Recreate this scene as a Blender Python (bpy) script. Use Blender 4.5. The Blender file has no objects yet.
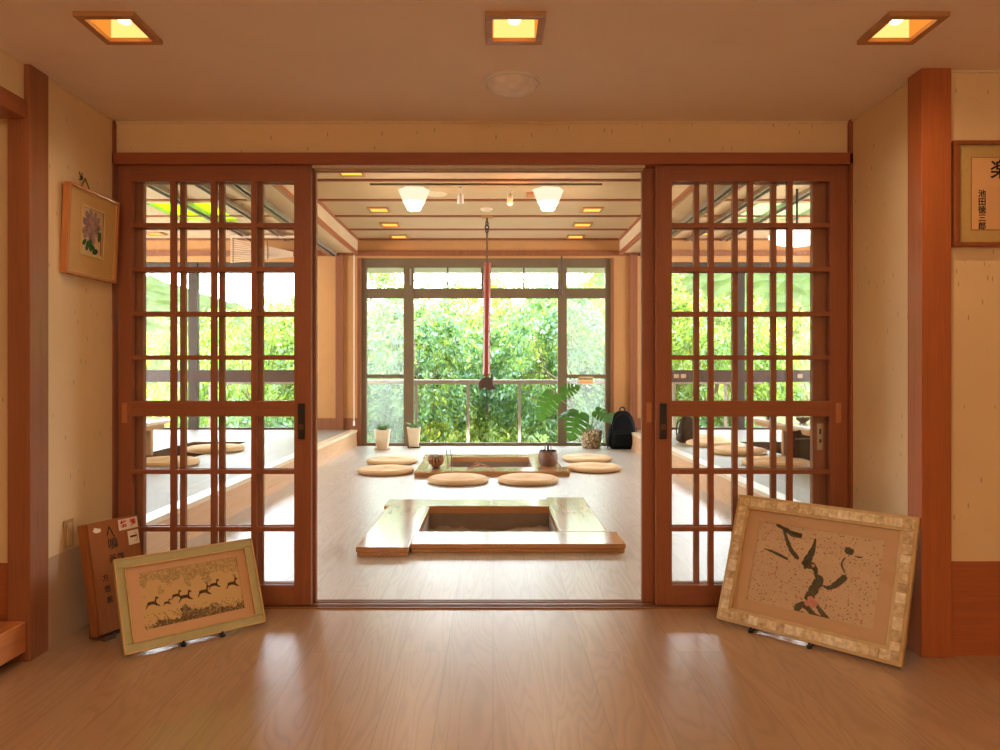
import bpy, bmesh, math, random
import numpy as np
from mathutils import Vector, Matrix, Euler, noise as mnoise

random.seed(7); rng = np.random.default_rng(11)
SC = bpy.context.scene
COL = SC.collection
PI = math.pi
H = 1.115            # camera height
F = 750.0            # focal length in pixels of the 1000-wide frame
CX, CY = 493.0, 370.0

def at(u, v, d):     # a pixel of the photograph at a known depth -> world
    return Vector(((u - CX) * d / F, d, H - (v - CY) * d / F))
def wx(u, d): return (u - CX) * d / F
def wz(v, d): return H - (v - CY) * d / F

# ------------------------------------------------------------------ objects
def tag(o, label=None, cat=None, group=None, kind=None):
    if label: o['label'] = label
    if cat: o['category'] = cat
    if group: o['group'] = group
    if kind: o['kind'] = kind
    return o

def thing(name, label, cat, loc=(0, 0, 0), rot=(0, 0, 0), group=None, kind=None):
    o = bpy.data.objects.new(name, None)
    o.empty_display_size = .1
    COL.objects.link(o)
    o.location = loc; o.rotation_euler = rot
    return tag(o, label, cat, group, kind)

class MB:
    def __init__(s): s.v = []; s.f = []; s.m = []
    def add(s, vs, fs, mi=0):
        n = len(s.v); s.v += [tuple(p) for p in vs]
        for f in fs: s.f.append([i + n for i in f]); s.m.append(mi)
        return s
    def box(s, x0, x1, y0, y1, z0, z1, mi=0):
        if x0 > x1: x0, x1 = x1, x0
        if y0 > y1: y0, y1 = y1, y0
        if z0 > z1: z0, z1 = z1, z0
        return s.add([(x0,y0,z0),(x1,y0,z0),(x1,y1,z0),(x0,y1,z0),(x0,y0,z1),(x1,y0,z1),(x1,y1,z1),(x0,y1,z1)],
              [(0,3,2,1),(4,5,6,7),(0,1,5,4),(1,2,6,5),(2,3,7,6),(3,0,4,7)], mi)
    def tube(s, pts, r, n=8, mi=0, cap=True):
        pts = [Vector(p) for p in pts]; k = len(pts)
        rs = r if isinstance(r, (list, tuple)) else [r] * k
        vs = []; fs = []
        up = None
        for i, p in enumerate(pts):
            t = (pts[min(i+1, k-1)] - pts[max(i-1, 0)]).normalized()
            if up is None:
                a = Vector((0,0,1)) if abs(t.z) < .9 else Vector((1,0,0))
                up = (a - t * a.dot(t)).normalized()
            else:
                up = (up - t * up.dot(t)).normalized()
            b = t.cross(up)
            for j in range(n):
                q = 2*PI*j/n
                vs.append(p + (up*math.cos(q) + b*math.sin(q)) * rs[i])
        for i in range(k-1):
            for j in range(n):
                fs.append((i*n+j, i*n+(j+1)%n, (i+1)*n+(j+1)%n, (i+1)*n+j))
        if cap:
            fs.append(tuple(reversed(range(n)))); fs.append(tuple((k-1)*n+j for j in range(n)))
        return s.add(vs, fs, mi)
    def lathe(s, prof, c=(0,0,0), n=32, mi=0):
        vs = []; fs = []; k = len(prof)
        for r, z in prof:
            for j in range(n):
                q = 2*PI*j/n
                vs.append((c[0]+r*math.cos(q), c[1]+r*math.sin(q), c[2]+z))
        for i in range(k-1):
            for j in range(n):
                fs.append((i*n+j, i*n+(j+1)%n, (i+1)*n+(j+1)%n, (i+1)*n+j))
        if prof[0][0] > 1e-5: fs.append(tuple(reversed(range(n))))
        if prof[-1][0] > 1e-5: fs.append(tuple((k-1)*n+j for j in range(n)))
        return s.add(vs, fs, mi)
    def sections(s, secs, n=24, mi=0):
        """rounded-rectangle loft: (cx, cy, z, half x, half y, exponent)"""
        vs = []; fs = []; k = len(secs)
        for cx, cy, z, a, b, e in secs:
            for j in range(n):
                q = 2*PI*(j+.5)/n; c, d = math.cos(q), math.sin(q)
                vs.append((cx + a*math.copysign(abs(c)**(2/e), c), cy + b*math.copysign(abs(d)**(2/e), d), z))
        for i in range(k-1):
            for j in range(n):
                fs.append((i*n+j, i*n+(j+1)%n, (i+1)*n+(j+1)%n, (i+1)*n+j))
        fs.append(tuple(reversed(range(n)))); fs.append(tuple((k-1)*n+j for j in range(n)))
        return s.add(vs, fs, mi)
    def poly(s, pts, z0, z1, mi=0, plane='xz'):
        """flat outline with a little thickness; plane xz: (a,b)->(a,z,b) with the front at smaller y"""
        n = len(pts)
        g = (lambda a, b, c: (a, c, b)) if plane == 'xz' else (lambda a, b, c: (a, b, c))
        vs = [g(a, b, z0) for a, b in pts] + [g(a, b, z1) for a, b in pts]
        fs = [tuple(range(n)), tuple(reversed(range(n, 2*n)))]
        fs += [(i, i+n, (i+1)%n+n, (i+1)%n) for i in range(n)]
        return s.add(vs, fs, mi)
    def stroke(s, pts, ws, z0, z1, mi=0):
        """brush stroke in the xz plane"""
        P = [Vector(p) for p in pts]; L = []; R = []
        for i, p in enumerate(P):
            t = (P[min(i+1, len(P)-1)] - P[max(i-1, 0)]).normalized(); q = Vector((-t.y, t.x))
            L.append(p + q*ws[i]/2); R.append(p - q*ws[i]/2)
        n = len(P)
        for i in range(n-1):
            s.poly([L[i], L[i+1], R[i+1], R[i]], z0, z1, mi)
        return s
    def build(s, name, mat, parent=None, smooth=False, bevel=0, fix=True, kind=None):
        me = bpy.data.meshes.new(name)
        me.from_pydata(s.v, [], s.f); me.update()
        mats = mat if isinstance(mat, (list, tuple)) else [mat]
        for m in mats: me.materials.append(m)
        if len(mats) > 1: me.polygons.foreach_set('material_index', s.m)
        if fix:
            bm = bmesh.new(); bm.from_mesh(me)
            bmesh.ops.recalc_face_normals(bm, faces=bm.faces); bm.to_mesh(me); bm.free()
        if smooth:
            me.polygons.foreach_set('use_smooth', [True]*len(me.polygons))
        o = bpy.data.objects.new(name, me); COL.objects.link(o)
        if smooth and smooth != 'all':
            try: me.set_sharp_from_angle(angle=math.radians(40))
            except Exception: pass
        if parent is not None: o.parent = parent
        if bevel:
            b = o.modifiers.new('bevel', 'BEVEL'); b.width = bevel; b.segments = 2; b.limit_method = 'ANGLE'
        if kind: o['kind'] = kind
        return o

def struct(name, mb, mat, label=None, **k):
    o = mb.build(name, mat, **k); o['kind'] = 'structure'
    if label: o['label'] = label
    return o

def grid_holes(xs0, xs1, ys0, ys1, z0, z1, holes, mb=None):
    """slab with rectangular holes"""
    mb = mb or MB()
    X = sorted({xs0, xs1, *[h[0] for h in holes], *[h[1] for h in holes]})
    Y = sorted({ys0, ys1, *[h[2] for h in holes], *[h[3] for h in holes]})
    for i in range(len(X)-1):
        for j in range(len(Y)-1):
            a, b, c, d = X[i], X[i+1], Y[j], Y[j+1]
            mx, my = (a+b)/2, (c+d)/2
            if any(h[0] < mx < h[1] and h[2] < my < h[3] for h in holes): continue
            mb.box(a, b, c, d, z0, z1)
    return mb

def copy_tree(o, parent=None):
    c = o.copy(); COL.objects.link(c)
    if parent is not None: c.parent = parent
    for ch in list(o.children): copy_tree(ch, c)
    return c

def text(s, size, mat, parent, loc, rot=(PI/2, 0, 0), name='lettering', sx=1.0, depth=.0004, weight=.012):
    cu = bpy.data.curves.new(name, 'FONT'); cu.body = s; cu.size = size; cu.extrude = depth
    cu.align_x = 'CENTER'; cu.align_y = 'CENTER'; cu.space_line = .86; cu.offset = size*weight; cu.resolution_u = 3
    t = bpy.data.objects.new(name + '_tmp', cu); COL.objects.link(t)
    bpy.context.view_layer.update()
    dg = bpy.context.evaluated_depsgraph_get()
    me = bpy.data.meshes.new_from_object(t.evaluated_get(dg))
    bpy.data.objects.remove(t); bpy.data.curves.remove(cu)
    me.name = name; me.materials.clear(); me.materials.append(mat)
    o = bpy.data.objects.new(name, me); COL.objects.link(o); o.parent = parent
    o.location = loc; o.rotation_euler = rot; o.scale = (sx, 1, 1)
    return o

# ------------------------------------------------------------------ materials
def srgb(r, g, b):
    f = lambda c: (c/255/12.92) if c/255 <= .04045 else ((c/255+.055)/1.055)**2.4
    return (f(r), f(g), f(b), 1)

class NT:
    def __init__(s, name):
        s.m = bpy.data.materials.new(name); s.m.use_nodes = True
        s.t = s.m.node_tree; s.t.nodes.clear()
        s.out = s.n('ShaderNodeOutputMaterial')
    def n(s, typ, **k):
        nd = s.t.nodes.new(typ)
        for a, b in k.items(): setattr(nd, a, b)
        return nd
    def l(s, a, b): s.t.links.new(a, b)
    def coords(s, scale=(1,1,1), rot=(0,0,0), kind='Object'):
        tc = s.n('ShaderNodeTexCoord'); mp = s.n('ShaderNodeMapping')
        mp.inputs['Scale'].default_value = scale; mp.inputs['Rotation'].default_value = rot
        s.l(tc.outputs[kind], mp.inputs['Vector']); return mp.outputs['Vector']
    def noise(s, vec, scale, detail=4, rough=.55, dist=0):
        nd = s.n('ShaderNodeTexNoise'); nd.inputs['Scale'].default_value = scale
        nd.inputs['Detail'].default_value = detail; nd.inputs['Roughness'].default_value = rough
        nd.inputs['Distortion'].default_value = dist
        s.l(vec, nd.inputs['Vector']); return nd.outputs['Fac']
    def ramp(s, fac, stops, interp='LINEAR'):
        nd = s.n('ShaderNodeValToRGB'); cr = nd.color_ramp; cr.interpolation = interp
        while len(cr.elements) < len(stops): cr.elements.new(.5)
        for e, (p, c) in zip(cr.elements, stops): e.position = p; e.color = c
        s.l(fac, nd.inputs['Fac']); return nd.outputs['Color']
    def mix(s, fac, a, b, mode='MIX'):
        nd = s.n('ShaderNodeMix', data_type='RGBA', blend_type=mode)
        for sock, val in ((nd.inputs[0], fac), (nd.inputs[6], a), (nd.inputs[7], b)):
            if hasattr(val, 'is_linked') or hasattr(val, 'links'): s.l(val, sock)
            else: sock.default_value = val
        return nd.outputs[2]
    def math(s, op, a, b=None):
        nd = s.n('ShaderNodeMath', operation=op)
        for sock, val in ((nd.inputs[0], a), (nd.inputs[1], b)):
            if val is None: continue
            if hasattr(val, 'links'): s.l(val, sock)
            else: sock.default_value = val
        return nd.outputs[0]
    def bsdf(s, col, rough=.5, spec=.5, metal=0, coat=0, bump=None, bstr=.1, bdist=.01, croughness=.1):
        p = s.n('ShaderNodeBsdfPrincipled')
        if hasattr(col, 'links'): s.l(col, p.inputs['Base Color'])
        else: p.inputs['Base Color'].default_value = col
        if hasattr(rough, 'links'): s.l(rough, p.inputs['Roughness'])
        else: p.inputs['Roughness'].default_value = rough
        p.inputs['Specular IOR Level'].default_value = spec
        p.inputs['Metallic'].default_value = metal
        p.inputs['Coat Weight'].default_value = coat
        p.inputs['Coat Roughness'].default_value = croughness
        if bump is not None:
            b = s.n('ShaderNodeBump'); b.inputs['Strength'].default_value = bstr; b.inputs['Distance'].default_value = bdist
            s.l(bump, b.inputs['Height']); s.l(b.outputs['Normal'], p.inputs['Normal'])
        s.l(p.outputs[0], s.out.inputs['Surface'])
        return p

def scale_c(c, k): return (min(1, c[0]*k), min(1, c[1]*k), min(1, c[2]*k), 1)

def plain(name, col, rough=.5, spec=.4, metal=0, var=.15, vs=20, bstr=0):
    t = NT(name); v = t.coords()
    f = t.noise(v, vs)
    c = t.ramp(f, [(.25, scale_c(col, 1-var)), (.75, scale_c(col, 1+var))])
    t.bsdf(c, rough, spec, metal, bump=f if bstr else None, bstr=bstr)
    return t.m

def wood(name, col, axis='Z', rough=.38, var=.28, coat=.15, fine=1.0, spec=.4):
    t = NT(name)
    k = 26*fine; sc = {'X': (1.1, k, k), 'Y': (k, 1.1, k), 'Z': (k, k, 1.1)}[axis]
    v = t.coords(sc); f = t.noise(v, 1.0, 6, .6, .6)
    v2 = t.coords(tuple(a*6 for a in sc)); f2 = t.noise(v2, 1.0, 3, .5)
    c = t.ramp(f, [(.2, scale_c(col, 1-var)), (.5, col), (.85, scale_c(col, 1+var*.7))])
    c = t.mix(.25, c, t.ramp(f2, [(.3, scale_c(col, .6)), (.7, scale_c(col, 1.25))]))
    t.bsdf(c, rough, spec, 0, coat, bump=f2, bstr=.05, bdist=.002)
    return t.m

def emis(name, col, strength):
    t = NT(name); e = t.n('ShaderNodeEmission'); e.inputs['Color'].default_value = col; e.inputs['Strength'].default_value = strength
    t.l(e.outputs[0], t.out.inputs['Surface']); return t.m

def glass(name, tint=(1,1,1,1), ior=1.45):
    t = NT(name)
    tr = t.n('ShaderNodeBsdfTransparent'); tr.inputs['Color'].default_value = tint
    gl = t.n('ShaderNodeBsdfGlossy'); gl.inputs['Roughness'].default_value = .02; gl.inputs['Color'].default_value = (1,1,1,1)
    fr = t.n('ShaderNodeFresnel'); fr.inputs['IOR'].default_value = ior
    ms = t.n('ShaderNodeMixShader')
    t.l(t.math('MINIMUM', fr.outputs[0], .5), ms.inputs[0])
    t.l(tr.outputs[0], ms.inputs[1]); t.l(gl.outputs[0], ms.inputs[2])
    t.l(ms.outputs[0], t.out.inputs['Surface']); return t.m

def plaster(name, col):
    t = NT(name)
    v = t.coords(); f = t.noise(v, 1.6, 5, .6); f2 = t.noise(v, 140, 3)
    c = t.ramp(f, [(.3, scale_c(col, .93)), (.7, scale_c(col, 1.05))])
    # straw flecks of the wallpaper: short strokes in two directions
    for rot, thr, k in (((.3, .25, .0), .09, 5), ((1.0, -.8, .3), .085, 5)):
        vv = t.coords((6.5, 6.5, 1.5), rot)
        vo = t.n('ShaderNodeTexVoronoi'); vo.inputs['Scale'].default_value = k; t.l(vv, vo.inputs['Vector'])
        mk = t.math('LESS_THAN', vo.outputs['Distance'], thr)
        sep = t.n('ShaderNodeSeparateColor'); t.l(vo.outputs['Color'], sep.inputs[0])
        mk = t.math('MULTIPLY', mk, t.math('GREATER_THAN', sep.outputs[0], .4))
        c = t.mix(t.math('MULTIPLY', mk, .6), c, scale_c(col, .32))
    t.bsdf(c, .85, .15, bump=f2, bstr=.12, bdist=.003)
    return t.m

def floor_planks(name, col, rough, coat=.7):
    t = NT(name)
    tc = t.n('ShaderNodeTexCoord'); sp = t.n('ShaderNodeSeparateXYZ'); cb = t.n('ShaderNodeCombineXYZ')
    t.l(tc.outputs['Object'], sp.inputs[0]); t.l(sp.outputs[1], cb.inputs[0]); t.l(sp.outputs[0], cb.inputs[1])
    br = t.n('ShaderNodeTexBrick'); br.offset = .37
    br.inputs['Scale'].default_value = 1; br.inputs['Brick Width'].default_value = 1.82
    br.inputs['Row Height'].default_value = .182; br.inputs['Mortar Size'].default_value = .0016
    br.inputs['Mortar Smooth'].default_value = .3; br.inputs['Bias'].default_value = 0
    br.inputs['Color1'].default_value = (0,0,0,1); br.inputs['Color2'].default_value = (1,1,1,1); br.inputs['Mortar'].default_value = (.5,.5,.5,1)
    t.l(cb.outputs[0], br.inputs['Vector'])
    # cathedral grain: bands across the plank, bent by a slow noise, different in each plank
    off = t.n('ShaderNodeVectorMath', operation='ADD')
    sc = t.n('ShaderNodeVectorMath', operation='MULTIPLY'); sc.inputs[1].default_value = (7, 3, 0)
    t.l(br.outputs['Color'], sc.inputs[0]); t.l(tc.outputs['Object'], off.inputs[0]); t.l(sc.outputs[0], off.inputs[1])
    mp = t.n('ShaderNodeMapping'); mp.inputs['Scale'].default_value = (6.5, .75, 1); t.l(off.outputs[0], mp.inputs[0])
    f = t.noise(mp.outputs[0], 1.0, 2, .45, .4)
    w = t.math('SINE', t.math('MULTIPLY', f, 95))
    mp2 = t.n('ShaderNodeMapping'); mp2.inputs['Scale'].default_value = (160, 5, 1); t.l(off.outputs[0], mp2.inputs[0])
    fine = t.noise(mp2.outputs[0], 1.0, 3)
    g = t.math('MULTIPLY_ADD', w, .5); g.node.inputs[2].default_value = .5
    base = t.mix(br.outputs['Color'], scale_c(col, .93), scale_c(col, 1.06))
    c = t.mix(t.math('MULTIPLY', t.math('POWER', g, 3), .36), base, scale_c(col, .62))
    c = t.mix(t.math('MULTIPLY', fine, .2), c, scale_c(col, .7))
    c = t.mix(br.outputs['Fac'], c, scale_c(col, .62))
    h = t.math('SUBTRACT', t.math('MULTIPLY', g, -.8), t.math('MULTIPLY', br.outputs['Fac'], .5))
    t.bsdf(c, rough, .5, 0, coat, bump=h, bstr=.2, bdist=.003, croughness=.27)
    return t.m

def tatami(name, col):
    t = NT(name)
    v = t.coords()
    w = t.n('ShaderNodeTexWave'); w.inputs['Scale'].default_value = 60; w.bands_direction = 'X'; t.l(v, w.inputs['Vector'])
    br = t.n('ShaderNodeTexBrick'); br.offset = .5; br.inputs['Scale'].default_value = 1
    br.inputs['Brick Width'].default_value = .91; br.inputs['Row Height'].default_value = .91
    br.inputs['Mortar Size'].default_value = .006
    br.inputs['Color1'].default_value = scale_c(col, .95); br.inputs['Color2'].default_value = scale_c(col, 1.06); br.inputs['Mortar'].default_value = scale_c(col, 1.35)
    t.l(v, br.inputs['Vector'])
    c = t.mix(t.math('MULTIPLY', w.outputs['Fac'], .15), br.outputs['Color'], scale_c(col, .7))
    t.bsdf(c, .5, .35, bump=w.outputs['Fac'], bstr=.1, bdist=.002)
    return t.m

def leafmat(name, cols, trans=.5, nscale=.9):
    t = NT(name)
    gi = t.n('ShaderNodeNewGeometry')
    v = t.coords(); f = t.noise(v, nscale, 3)
    r = t.math('MULTIPLY_ADD', gi.outputs['Random Per Island'], .5); t.l(t.math('MULTIPLY', f, .75), r.node.inputs[2])
    r = t.math('SUBTRACT', r, .12)
    k = len(cols); c = t.ramp(r, [(.15 + .75*i/(k-1), cols[i]) for i in range(k)])
    d = t.n('ShaderNodeBsdfDiffuse'); tr = t.n('ShaderNodeBsdfTranslucent'); g = t.n('ShaderNodeBsdfGlossy')
    g.inputs['Roughness'].default_value = .35; g.inputs['Color'].default_value = (.9,.95,1,1)
    t.l(c, d.inputs['Color']); t.l(t.mix(1, c, (2.2, 1.7, 1.0, 1), 'MULTIPLY'), tr.inputs['Color'])
    m1 = t.n('ShaderNodeMixShader'); m1.inputs[0].default_value = trans; t.l(d.outputs[0], m1.inputs[1]); t.l(tr.outputs[0], m1.inputs[2])
    m2 = t.n('ShaderNodeMixShader'); m2.inputs[0].default_value = .05; t.l(m1.outputs[0], m2.inputs[1]); t.l(g.outputs[0], m2.inputs[2])
    t.l(m2.outputs[0], t.out.inputs['Surface']); return t.m

def island(name, stops, rough=.4, spec=.5, nv=30, pos=None):
    t = NT(name); gi = t.n('ShaderNodeNewGeometry'); v = t.coords()
    c = t.ramp(gi.outputs['Random Per Island'], [(i/(len(stops)-1), s) for i, s in enumerate(stops)])
    f = t.noise(v, nv); c = t.mix(.35, c, t.ramp(f, [(.35, scale_c(stops[0], .5)), (.65, scale_c(stops[-1], 1.2))]), 'MIX')
    t.bsdf(c, rough, spec); return t.m

M = {}
M['door'] = wood('door_wood', srgb(152, 92, 60), 'Z', .5, .28, 0)
M['door_h'] = wood('door_wood_across', srgb(152, 92, 60), 'X', .5, .28, 0)
M['pillar'] = wood('pillar_wood', srgb(176, 100, 54), 'Z', .42)
M['trim_x'] = wood('trim_wood_across', srgb(160, 92, 56), 'X', .45)
M['trim_y'] = wood('trim_wood_along', srgb(160, 92, 56), 'Y', .45)
M['inwood'] = wood('inner_room_wood', srgb(136, 80, 48), 'Z', .45)
M['panel'] = wood('wainscot_wood', srgb(172, 98, 56), 'X', .45, .15)
M['batten'] = wood('batten_wood', srgb(150, 88, 56), 'X', .5)
M['pale'] = wood('pale_wood', srgb(226, 204, 172), 'Y', .3, .08)
M['sillpale'] = wood('sill_board_wood', srgb(150, 142, 130), 'X', .4, .06)
M['riser'] = wood('riser_wood', srgb(206, 160, 118), 'Y', .4, .12)
M['hearth'] = wood('hearth_wood_across', srgb(200, 146, 92), 'X', .18, .2, .6)
M['hearth_y'] = wood('hearth_wood_along', srgb(200, 146, 92), 'Y', .18, .2, .6)
M['fixwood'] = wood('fixture_wood', srgb(190, 140, 92), 'X', .5)
M['table'] = wood('table_wood', srgb(222, 200, 170), 'Y', .2, .1, .5)
M['tableleg'] = wood('table_leg_wood', srgb(186, 138, 94), 'Z', .4)
M['box'] = wood('box_wood', srgb(158, 100, 58), 'Z', .8, .18, 0, 1, .15)
M['step'] = wood('step_wood', srgb(196, 124, 70), 'Y', .35)
M['slat'] = wood('slat_wood', srgb(222, 190, 160), 'X', .5, .1)
M['railwood'] = wood('rail_wood', srgb(66, 44, 33), 'X', .55)
M['plaster'] = plaster('plaster_paper', srgb(234, 208, 164))
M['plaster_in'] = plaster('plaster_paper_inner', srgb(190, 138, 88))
M['ceil_front'] = plain('ceiling_front', srgb(246, 232, 216), .8, .2, 0, .03, 3)
M['ceil_in'] = plain('ceiling_inner', srgb(206, 176, 138), .75, .2, 0, .04, 3)
M['lowpanel'] = plain('low_panel', srgb(188, 158, 128), .5, .4, 0, .05, 4)
M['floor'] = floor_planks('floor_planks', srgb(178, 144, 110), .40, .9)
M['floor_in'] = floor_planks('floor_planks_pale', srgb(206, 196, 182), .38, .4)
M['tatami'] = tatami('tatami', srgb(152, 150, 124))
M['sill'] = wood('sill_wood', srgb(150, 100, 66), 'X', .4)
M['glass'] = glass('clear_glass')
M['window_glass'] = glass('window_glass', ior=1.15)
M['glass_pic'] = glass('picture_glass')
M['bronze'] = plain('bronze_aluminium', srgb(116, 96, 70), .45, .4, .2, .08, 5)
M['greyframe'] = plain('dark_window_frame', srgb(62, 54, 48), .45, .3, .1, .08, 5)
M['alu'] = plain('grey_aluminium', srgb(170, 160, 150), .35, .5, .5, .05, 5)
M['black'] = plain('black_iron', (.012, .011, .01, 1), .4, .5, 0, .3, 30)
M['outlet'] = plain('outlet_plate', srgb(178, 146, 118), .5)
M['nylon'] = plain('black_nylon', (.007, .0078, .0075, 1), .8, .1, 0, .4, 60, .2)
M['nylon2'] = plain('black_webbing', (.006, .006, .007, 1), .6, .3, 0, .3, 90)
M['chrome'] = plain('steel', (.7, .7, .68, 1), .25, .5, 1, .05, 5)
M['pull'] = plain('pale_finger_pull', srgb(190, 124, 82), .45, .4, 0, .1, 30)
M['ash'] = plain('ash', srgb(190, 176, 164), .95, .1, 0, .25, 14, .4)
M['pitwall'] = plain('pit_metal', srgb(150, 134, 122), .6, .3, 0, .12, 10)
M['dark'] = plain('dark_recess', srgb(70, 48, 38), .7, .2, 0, .15, 10)
M['white'] = plain('white_plastic', srgb(232, 226, 216), .4, .4, 0, .03, 10)
M['ceramic'] = plain('cream_ceramic', srgb(226, 206, 174), .45, .4, 0, .06, 12)
M['brownpot'] = plain('brown_stoneware', srgb(120, 90, 74), .55, .4, 0, .3, 40, .3)
M['brown'] = plain('brown_plastic', srgb(96, 66, 48), .5, .4, 0, .1, 12)
M['soil'] = plain('soil', (.03, .02, .012, 1), .95, .1, 0, .4, 60, .6)
M['ink'] = plain('ink', (.02, .015, .012, 1), .8, .2, 0, .2, 40)
M['inkbrown'] = plain('faded_ink', (.07, .04, .025, 1), .8, .2, 0, .2, 40)
M['red'] = plain('red_ink', srgb(200, 40, 40), .7, .2, 0, .1, 30)
M['paper'] = plain('sticker_paper', srgb(236, 224, 206), .7, .2, 0, .04, 30)
M['cord'] = plain('cord', srgb(120, 96, 60), .8, .2, 0, .1, 80)
M['whitecord'] = plain('white_cord', srgb(226, 206, 186), .7, .2, 0, .1, 80)
M['polewood'] = wood('smoked_bamboo', srgb(150, 66, 44), 'Z', .35, .25, .3)
M['carved'] = plain('dark_carved_wood', srgb(84, 66, 54), .5, .4, 0, .3, 25, .3)
M['twig'] = plain('driftwood', srgb(196, 158, 140), .8, .2, 0, .25, 20, .3)
M['hill'] = None

def straw_mat():
    t = NT('woven_straw'); tc = t.n('ShaderNodeTexCoord')
    v = t.coords()
    w = t.n('ShaderNodeTexWave', wave_type='RINGS', rings_direction='Z'); w.inputs['Scale'].default_value = 14; w.inputs['Distortion'].default_value = .6
    t.l(v, w.inputs['Vector']); f = t.noise(v, 60, 3)
    col = srgb(232, 196, 148)
    c = t.mix(t.math('MULTIPLY', w.outputs['Fac'], .35), scale_c(col, 1.08), scale_c(col, .62))
    c = t.mix(t.math('MULTIPLY', f, .3), c, scale_c(col, .7))
    t.bsdf(c, .75, .25, bump=w.outputs['Fac'], bstr=.5, bdist=.008); return t.m
M['straw'] = straw_mat()

def screen_mat():
    t = NT('insect_screen'); tr = t.n('ShaderNodeBsdfTransparent'); d = t.n('ShaderNodeBsdfTranslucent'); d2 = t.n('ShaderNodeBsdfDiffuse')
    d.inputs['Color'].default_value = (.75,.72,.66,1); d2.inputs['Color'].default_value = (.5,.48,.44,1)
    a = t.n('ShaderNodeMixShader'); a.inputs[0].default_value = .35; t.l(d.outputs[0], a.inputs[1]); t.l(d2.outputs[0], a.inputs[2])
    b = t.n('ShaderNodeMixShader'); b.inputs[0].default_value = .12; t.l(tr.outputs[0], b.inputs[1]); t.l(a.outputs[0], b.inputs[2])
    t.l(b.outputs[0], t.out.inputs['Surface']); return t.m
M['screen'] = screen_mat()
def frosted(name, col):
    t = NT(name); d = t.n('ShaderNodeBsdfTranslucent'); d.inputs['Color'].default_value = col
    t.l(d.outputs[0], t.out.inputs['Surface']); return t.m
M['skyglass'] = frosted('yellow_green_glass', (.30, .46, .03, 1))
M['skyglass2'] = frosted('pale_green_glass', (.28, .34, .2, 1))
M['lamp_front'] = emis('lamp_glow', (1, .62, .17, 1), 1.35)
M['lamp_side'] = emis('lamp_side_glow', (1, .24, .03, 1), 1.2)
M['lamp_hot'] = emis('lamp_bulb', (1, .62, .22, 1), 5)
M['lamp_in'] = emis('lamp_glow_inner', (1, .40, .06, 1), 2.0)
M['shade'] = emis('glass_shade_glow', (1, .82, .58, 1), 1.05)
M['shade_hot'] = emis('glass_shade_hot', (1, .88, .66, 1), 2.2)
M['bulb'] = emis('bulb_glow', (1, .9, .72, 1), 14)
M['redbulb'] = emis('red_spot_glow', (1, .45, .2, 1), 5)
M['globe'] = emis('globe_glow', (1, .93, .8, 1), 3.5)

# ------------------------------------------------------------------ camera
cam = bpy.data.cameras.new('camera'); camo = bpy.data.objects.new('camera', cam); COL.objects.link(camo)
camo.location = (0, 0, H); camo.rotation_euler = (PI/2, 0, 0)
cam.sensor_width = 36; cam.lens = F/1000*36
cam.shift_x = (500-CX)/1000; cam.shift_y = (CY-375)/1000
cam.clip_start = .05; cam.clip_end = 500
SC.camera = camo

# ================================================================== SETTING
CF, CI = 2.285, 3.045           # ceilings: front room, inner room
XL, XR = -2.0, 1.95             # platform faces
YD = 3.53                       # plane of the sliding doors
YW = 11.0                       # window wall
XS0, XS1 = -6.6, 6.6
# hearth layout (opening of the first; the second is a copy further in)
HOFF = 3.28
hx0, hx1, hy0, hy1 = -.505, .445, 4.92, 5.85
PITL = (-3.65, -3.0, 5.4, 9.15); PITR = (3.0, 3.65, 5.4, 9.15)
holes = [(hx0, hx1, hy0, hy1), (hx0, hx1, hy0+HOFF, hy1+HOFF)]
struct('floor', MB().box(-3.6, 3.8, -2.6, YD+.02, -.04, 0), M['floor'], 'glossy brown plank floor of the front room')
struct('floor_inner', grid_holes(-3.6, 3.8, YD+.02, YW+.02, -.04, 0, holes), M['floor_in'], 'pale glossy plank floor of the inner room')

# front ceiling with recesses for the square downlights
DL = [at(118, 24, 2.55), at(515, 24, 2.55), at(906, 24.5, 2.55)]
dlx = [-1.272, .074, 1.392]; dly = 2.555
fh = [(x-.078, x+.078, dly-.09, dly+.09) for x in dlx]
struct('ceiling_front', grid_holes(-3.6, 3.8, -2.6, YD, CF, CF+.03, fh), M['ceil_front'])
struct('ceiling_void', MB().box(-3.6, 3.8, -2.6, YD, CF+.2, CF+.24), M['dark'])
# header over the doors
struct('wall_header', MB().box(-1.79, 1.685, YD, YD+.13, 2.13, CI+.05), M['plaster'])
struct('trim_1', MB().box(-1.79, 1.685, YD-.03, YD+.14, 2.078, 2.131), M['trim_x'], 'reddish brown lintel over the sliding doors', bevel=.003)
struct('trim_2', MB().box(-1.79, 1.685, YD-.006, YD, CF-.012, CF), M['pale'])
struct('trim_3', MB().box(-1.80, -1.772, YD-.03, YD+.1, 0, CF).box(1.668, 1.69, YD-.03, YD+.1, 0, CF), M['door'])
# dividing wall to both sides of the doorway
struct('wall_divider_left', MB().box(XS0, -1.785, YD+.0, YD+.13, 0, CI+.05), M['plaster_in'])
struct('wall_divider_right', MB().box(1.685, XS1, YD+.0, YD+.13, 0, CI+.05), M['plaster_in'])
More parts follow.
